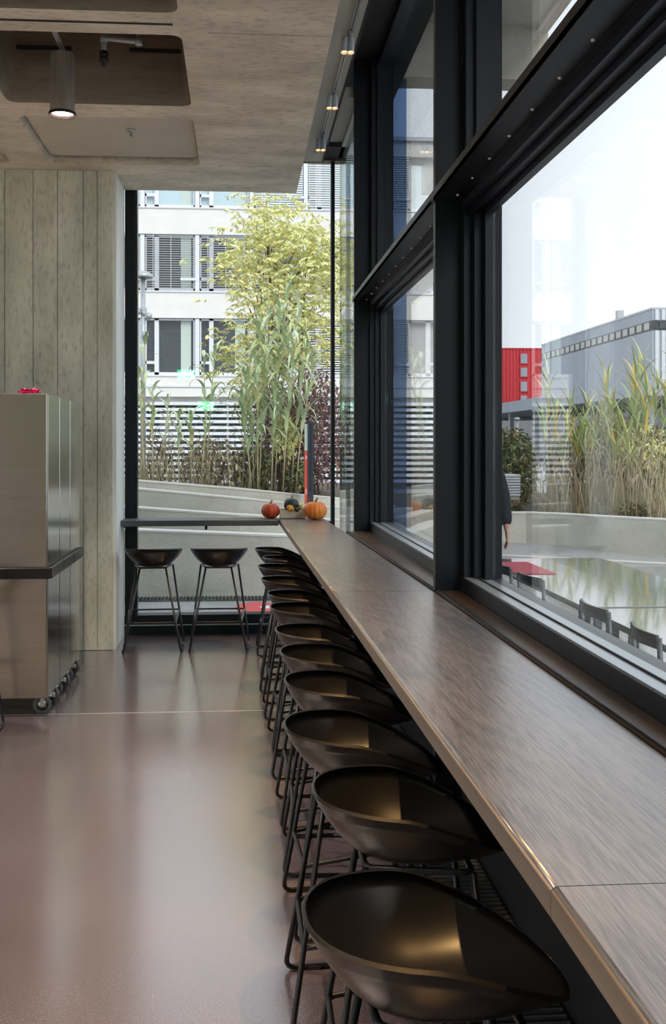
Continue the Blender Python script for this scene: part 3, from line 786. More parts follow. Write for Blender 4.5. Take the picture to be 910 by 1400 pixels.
# exit sign, hanging behind the camera, seen only as a reflection in the end window
for ex_loc, ex_lb in (((-1.12, -3.0, 3.2), 'green illuminated exit sign with running figure and arrow, upper reflection in the end window'), ((-.78, -5.5, 2.64), 'green illuminated exit sign with running figure and arrow, lower reflection in the end window')):
    ex = empty('exit_sign', ex_loc, ex_lb, 'sign', 'exit signs reflected in the end window')
    MB().box(-.19, .19, -.02, .0, -.10, .10, b=.004).build('sign_box', M['exit_green'], ex)
    m = MB()
    m.box(.10, .155, .001, .003, -.085, .085); m.prism([(-.03, .002), (-.03, .0035), (-.06, .0035), (-.06, .002)], .045, .075)
    for _p in ([(-.05, .002, .04), (-.07, .002, -.02)], [(-.07, .002, -.02), (-.03, .002, -.05), (-.04, .002, -.085)], [(-.07, .002, -.02), (-.10, .002, -.05), (-.13, .002, -.05)], [(-.05, .002, .035), (-.01, .002, .01)], [(-.05, .002, .035), (-.09, .002, .01)]): m.tube(_p, .010, 6)
    m.box(.01, .04, .001, .003, -.012, .012); m.v += [(.04, .002, -.035), (.04, .002, .035), (.08, .002, 0)]; n = len(m.v); m.face((n - 3, n - 2, n - 1))
    m.build('pictogram', M['exit_white'], ex)
    MB().tube([(0, -.01, .10), (0, -.01, 3.98 - ex_loc[2])], .006, 6).build('hanger', M['galv'], ex)

# ------------------------------------------------------------------ OUTSIDE
gd = MB(); gd.box(-60, 160, 9.28, 260, -.5, -.03); gd.box(1.002, 160, -60, 9.28, -.5, -.03); gd.box(-60, -6.002, -60, 9.28, -.5, -.03); gd.box(-6.002, 1.002, -60, -6.002, -.5, -.03)
gd.build('terrace_ground', M['asphalt'], kind='structure')
bx(1.9, 9, 1, 14.0, -.0295, -.022).build('wet_paving', M['wet'], kind='structure')
# retaining walls, polylines in plan with sloping top
def wallstrip(name, pts, th, z0, mt, cap=True, label=None, cat=None, kind='structure'):
    """pts: (x, y, ztop)"""
    m = MB(); c = MB(); n = len(pts); nr = []
    for i in range(n):
        a = Vector(pts[max(0, i - 1)][:2]); b_ = Vector(pts[min(n - 1, i + 1)][:2]); d = (b_ - a).normalized(); nr.append(Vector((-d.y, d.x)))
    for mm, lo, hi, o0, o1 in ((m, None, -.022, 0, th), (c, -.021, 0, -.008, th)):
        b0 = len(mm.v)
        for (p, q) in zip(pts, nr):
            zl = z0 if lo is None else p[2] + lo
            for off, z in ((o0, zl), (o0, p[2] + hi), (o1, p[2] + hi), (o1, zl)):
                mm.v.append((p[0] + q.x * off, p[1] + q.y * off, z))
        for i in range(n - 1):
            for k in range(4):
                l = (k + 1) % 4; mm.face((b0 + i * 4 + k, b0 + i * 4 + l, b0 + i * 4 + 4 + l, b0 + i * 4 + 4 + k))
        mm.face((b0, b0 + 3, b0 + 2, b0 + 1)); mm.face((b0 + n * 4 - 4, b0 + n * 4 - 3, b0 + n * 4 - 2, b0 + n * 4 - 1))
    o = m.build(name, mt, kind=kind)
    c.build('coping', M['concrete_cap'], o)
    return o
def smooth(pts, it=2):
    for _ in range(it):
        q = [pts[0]]
        for a, b_ in zip(pts, pts[1:]):
            q.append(tuple(a[i] * .75 + b_[i] * .25 for i in range(3))); q.append(tuple(a[i] * .25 + b_[i] * .75 for i in range(3)))
        q.append(pts[-1]); pts = q
    return pts
wallstrip('wall_terrace', smooth([(-5, 11.5, .90), (-1, 11.5, .745), (1.2, 11.55, .64), (2.2, 12.6, .58), (3.2, 15.8, .52), (4.9, 18.4, .50), (6.4, 15.0, .57), (8.5, 13.2, .58), (12, 12.0, .58)]), .25, -.03, M['concrete_out'])
wallstrip('wall_ramp', [(-5, 12.4, 1.10), (-1.2, 12.4, .945), (0, 12.4, .855), (1.6, 12.9, .74), (2.6, 15.2, .62), (3.4, 17.4, .58)], .25, -.03, M['concrete_out'])
wallstrip('wall_ramp', [(-5, 13.2, 1.34), (-1.3, 13.2, 1.145), (0, 13.2, 1.02), (1.2, 13.3, .90), (2.3, 15.4, .72), (3.0, 17.4, .62)], .25, -.03, M['concrete_out'])
wallstrip('wall_planter', [(-5, 14.0, 1.42), (-1.4, 14.0, 1.225), (0, 14.0, 1.11), (1.3, 14.1, .98), (2.2, 15.9, .78), (2.7, 17.4, .66)], .22, -.03, M['concrete_out'])
m = MB(); m.prism([(-8, 14.2), (1.3, 14.3), (3.3, 17.3), (4.9, 18.7), (6.5, 15.5), (8.6, 13.6), (12.1, 12.4), (22, 14), (22, 26), (-8, 26)], -.03, .46)
m.build('planting_bed', M['soil'], kind='structure')
m = MB(); m.prism([(-8, 14.2), (1.2, 14.3), (2.2, 15.2), (2.2, 20), (-8, 20)], .6, .95); m.build('planting_bed', M['soil'], kind='structure')
cb_ = smooth([(3.6, 15.7, .0), (4.5, 15.2, .0), (6.1, 14.2, .0), (10, 12.0, .0)])
wallstrip('curb', cb_, .07, -.03, M['concrete_cap'])
cn = bx(1.10, 2.69, -6, 9.0, 5.51, 5.75).build('roof_canopy', M['concrete_out'], kind='structure')
bx(1.10, 2.80, 9.0, 9.3, 5.02, 5.80).build('canopy_beam', M['concrete_out'], cn)
bx(2.69, 2.80, -6, 8.99, 5.46, 5.80).build('canopy_edge', M['concrete_out'], cn)
# drain grate at wall foot
dg = bx(-3, 1.3, 11.25, 11.48, -.03, -.012).build('drain_grate', M['grate'], label='dark slotted drain grate along the foot of the terrace wall', cat='grate')
g = MB(); x = -2.98
while x < 1.28: g.box(x, x + .018, 11.27, 11.46, -.0125, -.002); x += .04
g.build('grate_bars', M['black_matt'], dg, kind='stuff')
# ground marking
c0 = az(352, 831, -.03)
gm = empty('ground_marking', (c0.x, c0.y, -.03), 'red oval painted on the pavement with a white shape inside, beyond the end window', 'marking')
gm.scale = (1, 1, 1)
MB().prism([(.24 * cos(a * pi / 16), .38 * sin(a * pi / 16)) for a in range(32)], .0, .003).build('red_oval', M['red_paint'], gm)
MB().prism([(.05, -.06), (.17, -.08), (.19, .08), (.08, .12), (.02, .04)], .003, .005).build('white_shape', M['white_paint'], gm)

# white office building behind
BY = 40.0
def bxz(u, v): p = ay(u, v, BY); return p.x, p.z
bld = empty('office_building', (-3, BY, 0), 'white rendered office block with bands of windows behind the trees', 'building')
def BP(m, name, mt, parent=None, **k): return m.build(name, mt, parent or bld, loc=(3, -BY, 0) if parent is None else None, **k)
X0, X1 = -16.0, 8.2
zs = [0, 3.56, 4.51, 6.69, 7.76, 9.99, 11.06, 13.2, 13.9]
BP(MB().box(X0, X1, BY + .35, BY + 12, 3.3, 13.8), 'core_wall', M['cloud_wall'])
BP(MB().box(X0, X1, BY, BY + .5, 3.62, 4.42), 'wall_band', M['cloud_wall'])
BP(MB().box(X0, X1, BY - .06, BY + .4, 4.0, 4.07), 'ledge', M['white_frame'])
BP(MB().box(X0, X1, BY, BY + .5, 6.72, 7.73), 'wall_band', M['cloud_wall'])
BP(MB().box(X0, X1, BY, BY + .5, 10.02, 11.03), 'wall_band', M['cloud_wall'])
BP(MB().box(X0, X1, BY, BY + .5, 13.25, 13.85), 'wall_band', M['cloud_wall'])
BP(MB().box(X0 - .1, X1 + .1, BY - .15, BY + 12.2, 13.85, 14.0), 'roof', M['galv'])
for z in (4.42, 7.73, 11.03): BP(MB().box(X0, X1, BY - .05, BY + .4, z, z + .05), 'window_ledge', M['white_frame'])
pitch = 74 * BY / 1380; xa = bxz(198, 500)[0]
slat1 = None
nb = 0
for fi, (z0, z1) in enumerate(((4.47, 6.70), (7.78, 10.0), (11.08, 13.25))):
    for k in range(-5, 6):
        x0 = xa + k * pitch; x1 = x0 + pitch - .21
        if x1 > X1 or x0 < X0: continue
        wroot = BP(MB().box(x0 - .19, x0 - .02, BY + .05, BY + .36, z0, z1), 'window', M['white_frame'])
        f = MB(); f.box(x0, x0 + .05, BY + .15, BY + .34, z0, z1); f.box(x1 - .05, x1, BY + .15, BY + .34, z0, z1); f.box(x0, x1, BY + .15, BY + .34, z0, z0 + .12); f.box(x0, x1, BY + .15, BY + .34, z1 - .06, z1)
        xm = x0 + .36
        f.box(xm, xm + .17, BY + .15, BY + .34, z0, z1); f.box(x0, xm, BY + .15, BY + .34, z0 + .45, z0 + .56)
        f.build('frame', M['white_frame'], wroot)
        bx(x0, x1, BY + .33, BY + .345, z0, z1).build('pane', M['far_glass'] if fi < 2 else M['far_glass_light'], wroot)
        bx(x1 - .55, x1 - .15, BY + .315, BY + .328, z0 + .1, z1 - .06).build('curtain', M['curtain'], wroot)
        blind = (fi == 1) or (fi == 2 and k >= 2) or (fi == 0 and k >= 3)
        if blind:
            s_ = MB(); z = z0 + .12
            while z < z1:
                n = len(s_.v); dz = .02
                s_.box(x0 + .02, x1 - .02, BY + .05, BY + .10, z, z + (.012 if fi == 1 else .035)); z += .09
            s_.box(x0 + .3, x0 + .32, BY + .06, BY + .07, z0, z1); s_.box(x0 + 1.0, x0 + 1.02, BY + .06, BY + .07, z0, z1)
            s_.build('blind', M['blind'] if fi == 1 else M['blind_w'], wroot, kind='stuff')
            bx(x1 - .55, x1 + .05, BY - .02, BY + .05, z0 + .42, z0 + .52).build('rail_bar', M['white_frame'], wroot)
# ground floor: dark recess and white louvre bars
BP(MB().box(X0, X1, BY + 1.0, BY + 1.2, 0, 3.6), 'ground_floor_wall', M['far_glass'])
z = 3.28
while z > .2:
    BP(MB().box(X0, X1, BY - .3, BY - .2, z, z + .12), 'louvre_slat', M['white_frame']); z -= .235
for k in range(-4, 6): BP(MB().box(xa + k * 3.2, xa + k * 3.2 + .08, BY - .2, BY - .1, 0, 3.5), 'louvre_post', M['galv'])

# street lamp with cameras
sl = empty('street_lamp', (px(197, 20), 20, 0), 'grey street lamp with round hood and dome cameras at the left of the end window', 'street lamp')
MB().tube([(0, 0, 0), (0, 0, 3.2), (0, 0, 5.0)], [.055, .05, .045], 12).build('pole', M['galv'], sl)
MB().lathe([(.001, 5.12), (.10, 5.11), (.17, 5.07), (.20, 5.0), (.19, 4.99), (.05, 5.02), (.001, 5.02)], seg=24).build('hood', M['galv'], sl)
for dx, z in ((.12, 4.22), (.05, 3.85), (-.10, 4.3)):
    MB().lathe([(.001, .07), (.05, .065), (.065, .03), (.065, 0), (.05, -.04), (.001, -.065)], c=(dx, -.08, z), seg=14).box(min(0, dx), max(.01, dx), -.09, -.05, z + .05, z + .08).build('camera_dome', M['galv'], sl)
MB().lathe([(.075, 4.3), (.075, 4.4)], seg=12).build('collar', M['galv'], sl)
# sign pylon
pq = ay(422, 640, 13.7)
py_ = empty('sign_pylon', (pq.x, 13.7, .85), 'slim dark sign pylon with red and pale side face, behind the pumpkins', 'sign')
MB().box(-.012, .062, -.03, .05, 0, 1.17, b=.004).build('post', M['navy'], py_)
MB().box(.018, .026, -.036, -.03, 0, 1.15).build('post_groove', M['steel_black_b'], py_)
MB().box(-.058, -.013, .0, .02, .78, 1.14).build('pale_face', M['grey_sign'], py_)
MB().box(-.058, -.013, .0, .02, .0, .775).build('red_face', M['red_sign'], py_)
mk = MB()
for q in range(7): mk.box(-.046, -.026, -.002, .0, .70 - q * .018 - .4 * (q > 2), .708 - q * .018 - .4 * (q > 2))
mk.build('lettering', M['white_paint'], py_)

# ------------------------------------------------------------------ plants
def leafquads(m, c, rad, n, size, droop=.3, asp=.4):
    for _ in range(n):
        while True:
            d = Vector((random.uniform(-1, 1), random.uniform(-1, 1), random.uniform(-1, 1)))
            if d.length < 1: break
        p = Vector((c[0] + d.x * rad[0], c[1] + d.y * rad[1], c[2] + d.z * rad[2]))
        a = random.uniform(0, 2 * pi); e = random.uniform(-1.1, .5) - droop
        t = Vector((cos(a) * cos(e), sin(a) * cos(e), sin(e))); s = size * random.uniform(.6, 1.25)
        u = t.cross(Vector((random.uniform(-.4, .4), random.uniform(-.4, .4), 1))).normalized() * s * asp
        k = u.cross(t).normalized() * s * .12
        i = len(m.v); m.v += [tuple(p), tuple(p + t * s * .45 + u * .5 + k), tuple(p + t * s), tuple(p + t * s * .45 - u * .5 + k), ]
        m.face((i, i + 1, i + 2)); m.face((i, i + 2, i + 3))
def pinnate(m, p, t, L, size):
    side = t.cross(Vector((0, 0, 1)))
    if side.length < .1: side = Vector((1, 0, 0))
    side.normalize()
    for k in range(6):
        q = p + t * L * k / 6 + Vector((0, 0, -.25 * L * (k / 6) ** 2))
        for s in (-1, 1):
            d = (side * s * .7 + t * .4 + Vector((0, 0, -.55 + random.uniform(-.3, .2)))).normalized(); sz = size * random.uniform(.8, 1.2)
            w_ = (t * .6 + Vector((random.uniform(-.5, .5), 0, random.uniform(-.6, .6)))) * sz * .2
            i = len(m.v); m.v += [tuple(q), tuple(q + d * sz * .5 + w_), tuple(q + d * sz), tuple(q + d * sz * .5 - w_)]
            m.face((i, i + 1, i + 2)); m.face((i, i + 2, i + 3))
TY = 16.8
tree = empty('yellow_tree', (px(365, TY), TY, .9), 'tall slender tree with yellow-green autumn leaves in front of the office block', 'tree')
TO = Vector((px(365, TY), TY, .9))
tips = [(365, 285), (350, 305), (395, 305), (420, 318), (335, 352), (318, 372), (362, 335), (400, 345), (438, 335), (385, 372), (430, 385), (450, 362), (345, 410), (330, 455), (375, 420),
        (415, 430), (446, 425), (322, 492), (352, 470), (395, 470), (435, 480), (375, 310), (410, 380), (360, 375), (460, 395), (340, 520), (425, 350), (445, 450), (385, 330), (312, 360), (455, 340), (405, 410), (370, 500)]
trunks = MB(); bases = [(372, .0), (362, .2), (388, -.2)]
tops = [(364, 275), (350, 300), (420, 330)]
for (ub, dy), tp_ in zip(bases, tops):
    b0 = ay(ub, 690, TY + dy); t1 = ay(tp_[0], tp_[1], TY + dy)
    mid = b0.lerp(t1, .45) + Vector((.08, 0, 0))
    pts = [b0, b0.lerp(mid, .5) + Vector((.03, 0, 0)), mid, mid.lerp(t1, .5), t1]
    trunks.tube([p - TO for p in pts], [.055, .045, .032, .02, .008], 8)
trunks.build('trunk', M['bark'], tree)
lv = MB(); br = MB()
for (u, v) in tips:
    p = ay(u, v, TY + random.uniform(-.8, .8))
    st = Vector((px(365 + (u - 365) * .25, TY), TY, max(1.6, p.z - .9)))
    br.tube([st - TO, (st.lerp(p, .6) + Vector((0, 0, .08))) - TO, p - TO], [.016, .010, .005], 5)
    for _ in range(46):
        a = random.uniform(0, 2 * pi); c = p + Vector((random.gauss(0, .23), random.gauss(0, .25), random.gauss(0, .22)))
        pinnate(lv, c - TO, Vector((cos(a), sin(a), random.uniform(-.2, .4))).normalized(), .22, .10)
br.build('branch', M['bark'], tree, kind='stuff'); lv.build('foliage', M['leaf_yellow'], tree, kind='stuff')

def shrub(name, label, u, v, Y, ru, rv, n, mt, size, zbase, depth=.5):
    c = ay(u, v, Y); s = Y / 1380
    o = empty(name, (c.x, Y, zbase), label, 'shrub'); m = MB(); r = (ru * s, depth, rv * s)
    cc = (0, 0, c.z - zbase)
    k = 5
    leafquads(m, cc, r, n, size)
    m.build('foliage', mt, o, kind='stuff')
    b_ = MB()
    for q in range(5): b_.tube([(random.uniform(-.1, .1), 0, 0), (random.uniform(-.5, .5) * r[0], random.uniform(-.3, .3), cc[2]), (random.uniform(-.8, .8) * r[0], random.uniform(-.3, .3), cc[2] + r[2] * .7)], [.02, .014, .006], 5)
    b_.build('stem', M['bark'], o)
shrub('purple_shrub', 'large purple-leaved shrub behind the sign pylon', 430, 588, 15.6, 50, 88, 3000, M['leaf_purple'], .10, .9, .8)
shrub('purple_shrub', 'low purple-brown shrub left of the sign pylon', 385, 600, 16.2, 52, 78, 2600, M['leaf_purple'], .10, .9, .5)
shrub('green_shrub', 'small olive green shrub beside the tree trunks', 388, 598, 14.9, 20, 34, 500, M['leaf_yellow'], .10, .9, .3)
shrub('dry_shrub', 'dry brown flowering shrub at the left of the planting bed', 215, 625, 15.0, 48, 40, 380, M['leaf_dry'], .08, .95, .6)
shrub('dry_shrub', 'green and brown shrub in the middle of the planting bed', 290, 632, 14.9, 42, 38, 800, M['leaf_dry'], .09, .95, .6)
shrub('green_shrub', 'dark green shrub at the foot of the tree', 345, 640, 14.9, 30, 34, 800, M['leaf_dark'], .10, .9, .4)
shrub('green_shrub', 'dark green shrub right of the tree trunks', 408, 652, 14.8, 22, 24, 500, M['leaf_dark'], .09, .9, .3)
shrub('green_hedge', 'dark green and rust shrub by the edge of the near window', 695, 640, 21.6, 38, 60, 2800, M['leaf_dark'], .16, .46, 1.0)
shrub('green_shrub', 'dark green shrub below the grey hall, behind the reeds', 845, 640, 21.5, 105, 72, 8000, M['leaf_dark'], .18, .46, 1.0)
shrub('green_shrub', 'low green plant on the soil between the reeds at the right', 868, 696, 16.3, 26, 12, 350, M['leaf_dark'], .12, .46, .3)
shrub('yellow_shrub', 'shrub with yellow autumn leaves among the reeds', 880, 610, 19.5, 36, 34, 500, M['leaf_yellow'], .13, .6, .6)
shrub('green_shrub', 'low green plant beside the white slab stack', 703, 690, 19.0, 14, 8, 200, M['leaf_dark'], .10, .46, .2)

# giant reeds: blade meshes shared
def blade_mesh(L, W_, droop, twist=0):
    m = MB(); n = 9; y = 0; x = 0; z = 0; ang = R(68); rows_ = []
    for i in range(n + 1):
        s = i / n; w_ = W_ * (1 - s) ** .7 * min(1, .35 + s * 5)
        rows_.append(((x, -w_ / 2, z), (x, 0, z - w_ * .15), (x, w_ / 2, z)))
        a = ang - droop * s ** 1.2; x += cos(a) * L / n; z += sin(a) * L / n
    for r in rows_: m.v += r
    for i in range(n):
        for k in range(2): m.face((i * 3 + k, i * 3 + k + 1, i * 3 + 4 + k, i * 3 + 3 + k), True)
    return m
def reg(m, name, mt):
    me = bpy.data.meshes.new(name); me.from_pydata(m.v, [], m.f); me.polygons.foreach_set('use_smooth', m.sm); me.materials.append(mt); return me
bl_g = [reg(blade_mesh(1.0, .065, d), 'leaf_blade', M['reed_leaf']) for d in (1.6, 2.3, 2.8)]
bl_y = [reg(blade_mesh(1.0, .055, d), 'leaf_blade', M['reed_leaf_y']) for d in (.15, .5, 1.1)]
bl_d = [reg(blade_mesh(1.0, .045, d), 'leaf_blade', M['reed_dry']) for d in (2.9, 3.3)]
def reed(u, vtop, Y, zb, lean, label, group, meshes, L, nb, dry=0, span=.6, az_bias=None):
    top = ay(u, vtop, Y); bx_ = px(u, Y) - lean
    o = empty('giant_reed', (bx_, Y, zb), label, 'reed', group)
    H = top.z - zb
    P = lambda s: Vector((lean * s ** 1.5, 0, H * s))
    MB().tube([P(0), P(.35), P(.7), P(.93)], [.011, .010, .008, .004], 6).build('stem', M['reed_stem'], o)
    for i in range(nb):
        s = (1 - span) + span * (i / nb) * .93; a = i * 2.5 + random.uniform(-.5, .5)
        if az_bias: a = az_bias[i % 2] + random.uniform(-.6, .6)
        me = random.choice(meshes); c = bpy.data.objects.new('leaf_blade', me); C.objects.link(c); c.parent = o
        c.location = P(s); k = L * (1 - .45 * abs(i / nb - .45)); c.scale = (k, 1.0, k); c.rotation_euler = (0, R(random.uniform(-12, 12)), a)
    for i in range(dry):
        s = random.uniform(.15, 1 - span + .1); a = random.uniform(0, 2 * pi)
        me = random.choice(bl_d); c = bpy.data.objects.new('dry_blade', me); C.objects.link(c); c.parent = o
        c.location = P(s); k = L * random.uniform(.7, 1.1); c.scale = (k, 1.0, k); c.rotation_euler = (0, 0, a)
lg = 'arching reed with broad pale green leaves in the clump left of the yellow tree'
for (u, v, Y, le) in ((345, 455, 14.7, .15), (358, 420, 14.9, .1), (372, 440, 14.6, .2), (385, 395, 15.0, .15), (398, 430, 14.7, .25), (412, 400, 14.9, .25), (425, 450, 14.7, .3), (338, 500, 14.6, -.1),
                      (380, 480, 14.5, .1), (405, 470, 14.5, .2), (436, 470, 14.6, .35), (352, 490, 14.5, 0), (366, 400, 15.2, .1), (325, 530, 14.5, -.2), (392, 360, 15.2, .1)):
    reed(u, v, Y, .95, le, 'tall arching reed with broad pale green leaves in front of the yellow tree', 'reeds in front of the yellow tree', bl_g, .85, 15, 0, .66)
for (u, v, Y, le, lb) in ((278, 470, 14.8, -.05, 'slim tall reed left of the yellow tree, the left of the two tall ones'), (296, 462, 14.6, .15, 'slim reed left of the yellow tree, the tallest there'), (285, 540, 14.5, .1, 'slim short reed between the two tall ones left of the yellow tree'), (262, 560, 14.6, 0, 'slim short reed left of the pair of tall reeds before the yellow tree')):
    reed(u, v, Y, .95, le, lb, 'slim reeds left of the tree', bl_g, .5, 9, 1, .5)
for (u, v, Y, le, lb) in ((200, 450, 14.6, .05, 'slim reed in front of the grey street lamp pole, the tallest there'), (210, 520, 14.5, 0, 'slim reed just right of the grey street lamp pole'), (232, 540, 14.7, .1, 'slim reed in front of the white louvres, second to the right of the street lamp'), (190, 500, 14.5, -.1, 'slim reed leaning at the left frame of the end window'), (245, 560, 14.5, 0, 'slim low reed before the white louvres, third right of the street lamp')):
    reed(u, v, Y, .95, le, lb, 'reeds beside the street lamp', bl_g, .5, 8, 1, .5)
rr_ = random.Random(3)
us = [(757, 500), (768, 545), (780, 560), (790, 535), (802, 570), (812, 540), (822, 560), (836, 492), (842, 510), (850, 545), (830, 560), (860, 560), (872, 540), (878, 500), (886, 485), (893, 478), (900, 510), (906, 530), (745, 560), (866, 580), (815, 585), (795, 590), (775, 600), (853, 600), (918, 500), (930, 520), (945, 480)]
for (u, v) in us:
    Y = 18.3 - (u - 696) * .0153 + rr_.uniform(.7, 2.2)
    reed(u, v, Y, .45, rr_.uniform(-.3, .3), 'upright reed with yellowing leaves and dry stalk, outside the near window', 'reeds outside the near window', bl_y, .66, 12, 5, .42)
# dry undergrowth at the foot of the right reeds
m = MB()
for _ in range(450):
    u = rr_.uniform(742, 960); Y = 18.3 - (u - 696) * .0153 + rr_.uniform(.5, 2.4); x = px(u, Y); h = rr_.uniform(.3, 1.5); lx, ly = rr_.uniform(-.4, .4), rr_.uniform(-.3, .3); w_ = .012
    i = len(m.v); m.v += [(x, Y, .45), (x + w_, Y, .45), (x + lx * .4 + w_, Y + ly * .4, .45 + h * .6), (x + lx * .4, Y + ly * .4, .45 + h * .6), (x + lx, Y + ly, .45 + h)]
    m.face((i, i + 1, i + 2, i + 3)); m.face((i + 3, i + 2, i + 4))
m.build('dry_grass', M['leaf_dry'], kind='stuff', label='dry straw-coloured undergrowth at the foot of the reeds outside the near window', cat='grass')
m = MB()
for _ in range(320):
    u = rr_.uniform(186, 345); Y = rr_.uniform(14.4, 15.6); x = px(u, Y); h = rr_.uniform(.2, 1.0) ; lx, ly = rr_.uniform(-.3, .3), rr_.uniform(-.2, .2); w_ = .009
    i = len(m.v); m.v += [(x, Y, .95), (x + w_, Y, .95), (x + lx * .4 + w_, Y + ly * .4, .95 + h * .6), (x + lx * .4, Y + ly * .4, .95 + h * .6), (x + lx, Y + ly, .95 + h)]
    m.face((i, i + 1, i + 2, i + 3)); m.face((i + 3, i + 2, i + 4))
m.build('dry_grass', M['leaf_dry'], kind='stuff', label='thin dry grass filling the planting bed outside the end window', cat='grass')

# grey industrial hall and red building
HX = 31.0
hall = empty('grey_hall', (HX, 85, 0), 'long grey metal-clad hall with a row of small square windows under the roof', 'building')
def HP(m, name, mt, parent=None, **k): return m.build(name, mt, parent or hall, loc=(-HX, -85, 0) if parent is None else None, **k)
YN = 74.0; YE = HX * 1380 / (747 - 327)
HP(MB().box(HX, HX + 40, YN, YE, 6.6, 12.0), 'upper_wall', M['clad'])
HP(MB().box(HX - .05, HX + 40, YN - .05, YE + .02, 11.95, 12.1), 'roof_edge', M['galv'])
HP(MB().box(HX - .6, HX + 40, YN - .3, 150, 5.45, 6.62), 'lower_fascia', M['clad'])
HP(MB().box(HX - .03, HX + 40, YN - .03, YE, 10.38, 11.12), 'window_band', M['navy'])
p = MB(); y = YN + .3
nw = 19; st = (YE - YN - .6) / nw
wp = None
for k in range(nw):
    w_ = MB().box(HX - .08, HX - .02, YN + .4 + k * st, YN + .4 + k * st + st * .68, 10.5, 11.02)
    HP(w_, 'window', M['pane_beige'])
x = HX + .2
k = 0
while x < HX + 14:
    HP(MB().box(x, x + .28, YN - .1, YN, 6.65, 10.36), 'cladding_rib', M['clad_light']); HP(MB().box(x, x + .28, YN - .1, YN, 11.15, 11.94), 'cladding_rib', M['clad_light']); x += .5; k += 1
for k in range(4): HP(MB().box(HX + .5 + k * 3, HX + 3.1 + k * 3, YN - .12, YN - .04, 10.5, 11.02), 'window', M['far_glass'])
HP(MB().box(HX + 6, HX + 40, YN + 2, 148, 0, 5.45), 'recessed_wall', M['far_glass'])
for k in range(7): HP(MB().box(HX + .5, HX + 1.0, YN + 2 + k * 10, YN + 2.5 + k * 10, 0, 5.45), 'column', M['galv'])
HP(MB().box(HX + 5, HX + 5.6, 94, 94.6, 12.1, 14.6).box(HX + 5.2, HX + 5.4, 94.2, 94.4, 12.1, 12.8), 'roof_antenna', M['galv'])
red = empty('red_building', (32, 156, 0), 'bright red clad building with one column of dark windows left of the grey hall', 'building')
ra = ay(640, 477, 156); rbb = ay(760, 477, 156)
MB().box(ra.x - 32, rbb.x - 32, 0, 15, 0, ra.z).build('wall', M['red_clad'], red)
x = ra.x - 32
while x < rbb.x - 32 - .2: bx(x, x + .22, -.12, 0, 6, ra.z).build('cladding_rib', M['red_clad'], red); x += .55
bx(ra.x - 32.1, rbb.x - 31.9, -.2, 15.1, ra.z, ra.z + .2).build('roof_edge', M['red_clad'], red)
for (v0, v1) in ((484, 497), (503, 515), (522, 535), (541, 551)):
    a = ay(711, v0, 156); b_ = ay(719.5, v1, 156)
    w_ = MB().box(a.x - 32.15, b_.x - 31.85, -.25, -.1, b_.z - .12, a.z + .12).build('window', M['red_clad'], red)
    bx(a.x - 32, b_.x - 32, -.3, -.24, b_.z, a.z).build('pane', M['clad'], w_)
# distant lamp post
dl = empty('street_lamp', (px(712, 26), 26, 0), 'thin distant street lamp above the dark shrub outside the near window', 'street lamp')
MB().tube([(0, 0, 0), (0, 0, 2.35)], .04, 8).build('pole', M['galv'], dl)
MB().lathe([(.001, 2.44), (.06, 2.43), (.09, 2.38), (.03, 2.36), (.001, 2.36)], seg=14).build('hood', M['galv'], dl)
# stack of white slabs
YS = 19.6
for k in range(8):
    z = ay(700, 678, YS).z + .054 * k; dx = random.uniform(-.01, .01)
    MB().box(px(689, YS), px(717, YS), YS, YS + .55, z, z + .040, b=.003).build('concrete_slab', M['slate'], label=None, cat=None)
sl_ = [o for o in C.objects if o.name.startswith('concrete_slab')]
words = ['lowest', 'second lowest', 'third from the bottom', 'fourth from the bottom', 'fourth from the top', 'third from the top', 'second from the top', 'topmost']
for o, wd in zip(sorted(sl_, key=lambda o: o.data.vertices[0].co.z), words): tag(o, 'thin white slab in the stack on the planter by the dark shrub, ' + wd, 'slab', 'stacked white slabs')
zb = ay(700, 678, YS).z
bx(px(690, YS), px(716, YS), YS + .02, YS + .53, .46, zb).build('slab_plinth', M['concrete_out'], label='low concrete block carrying the stack of white slabs', cat='block')

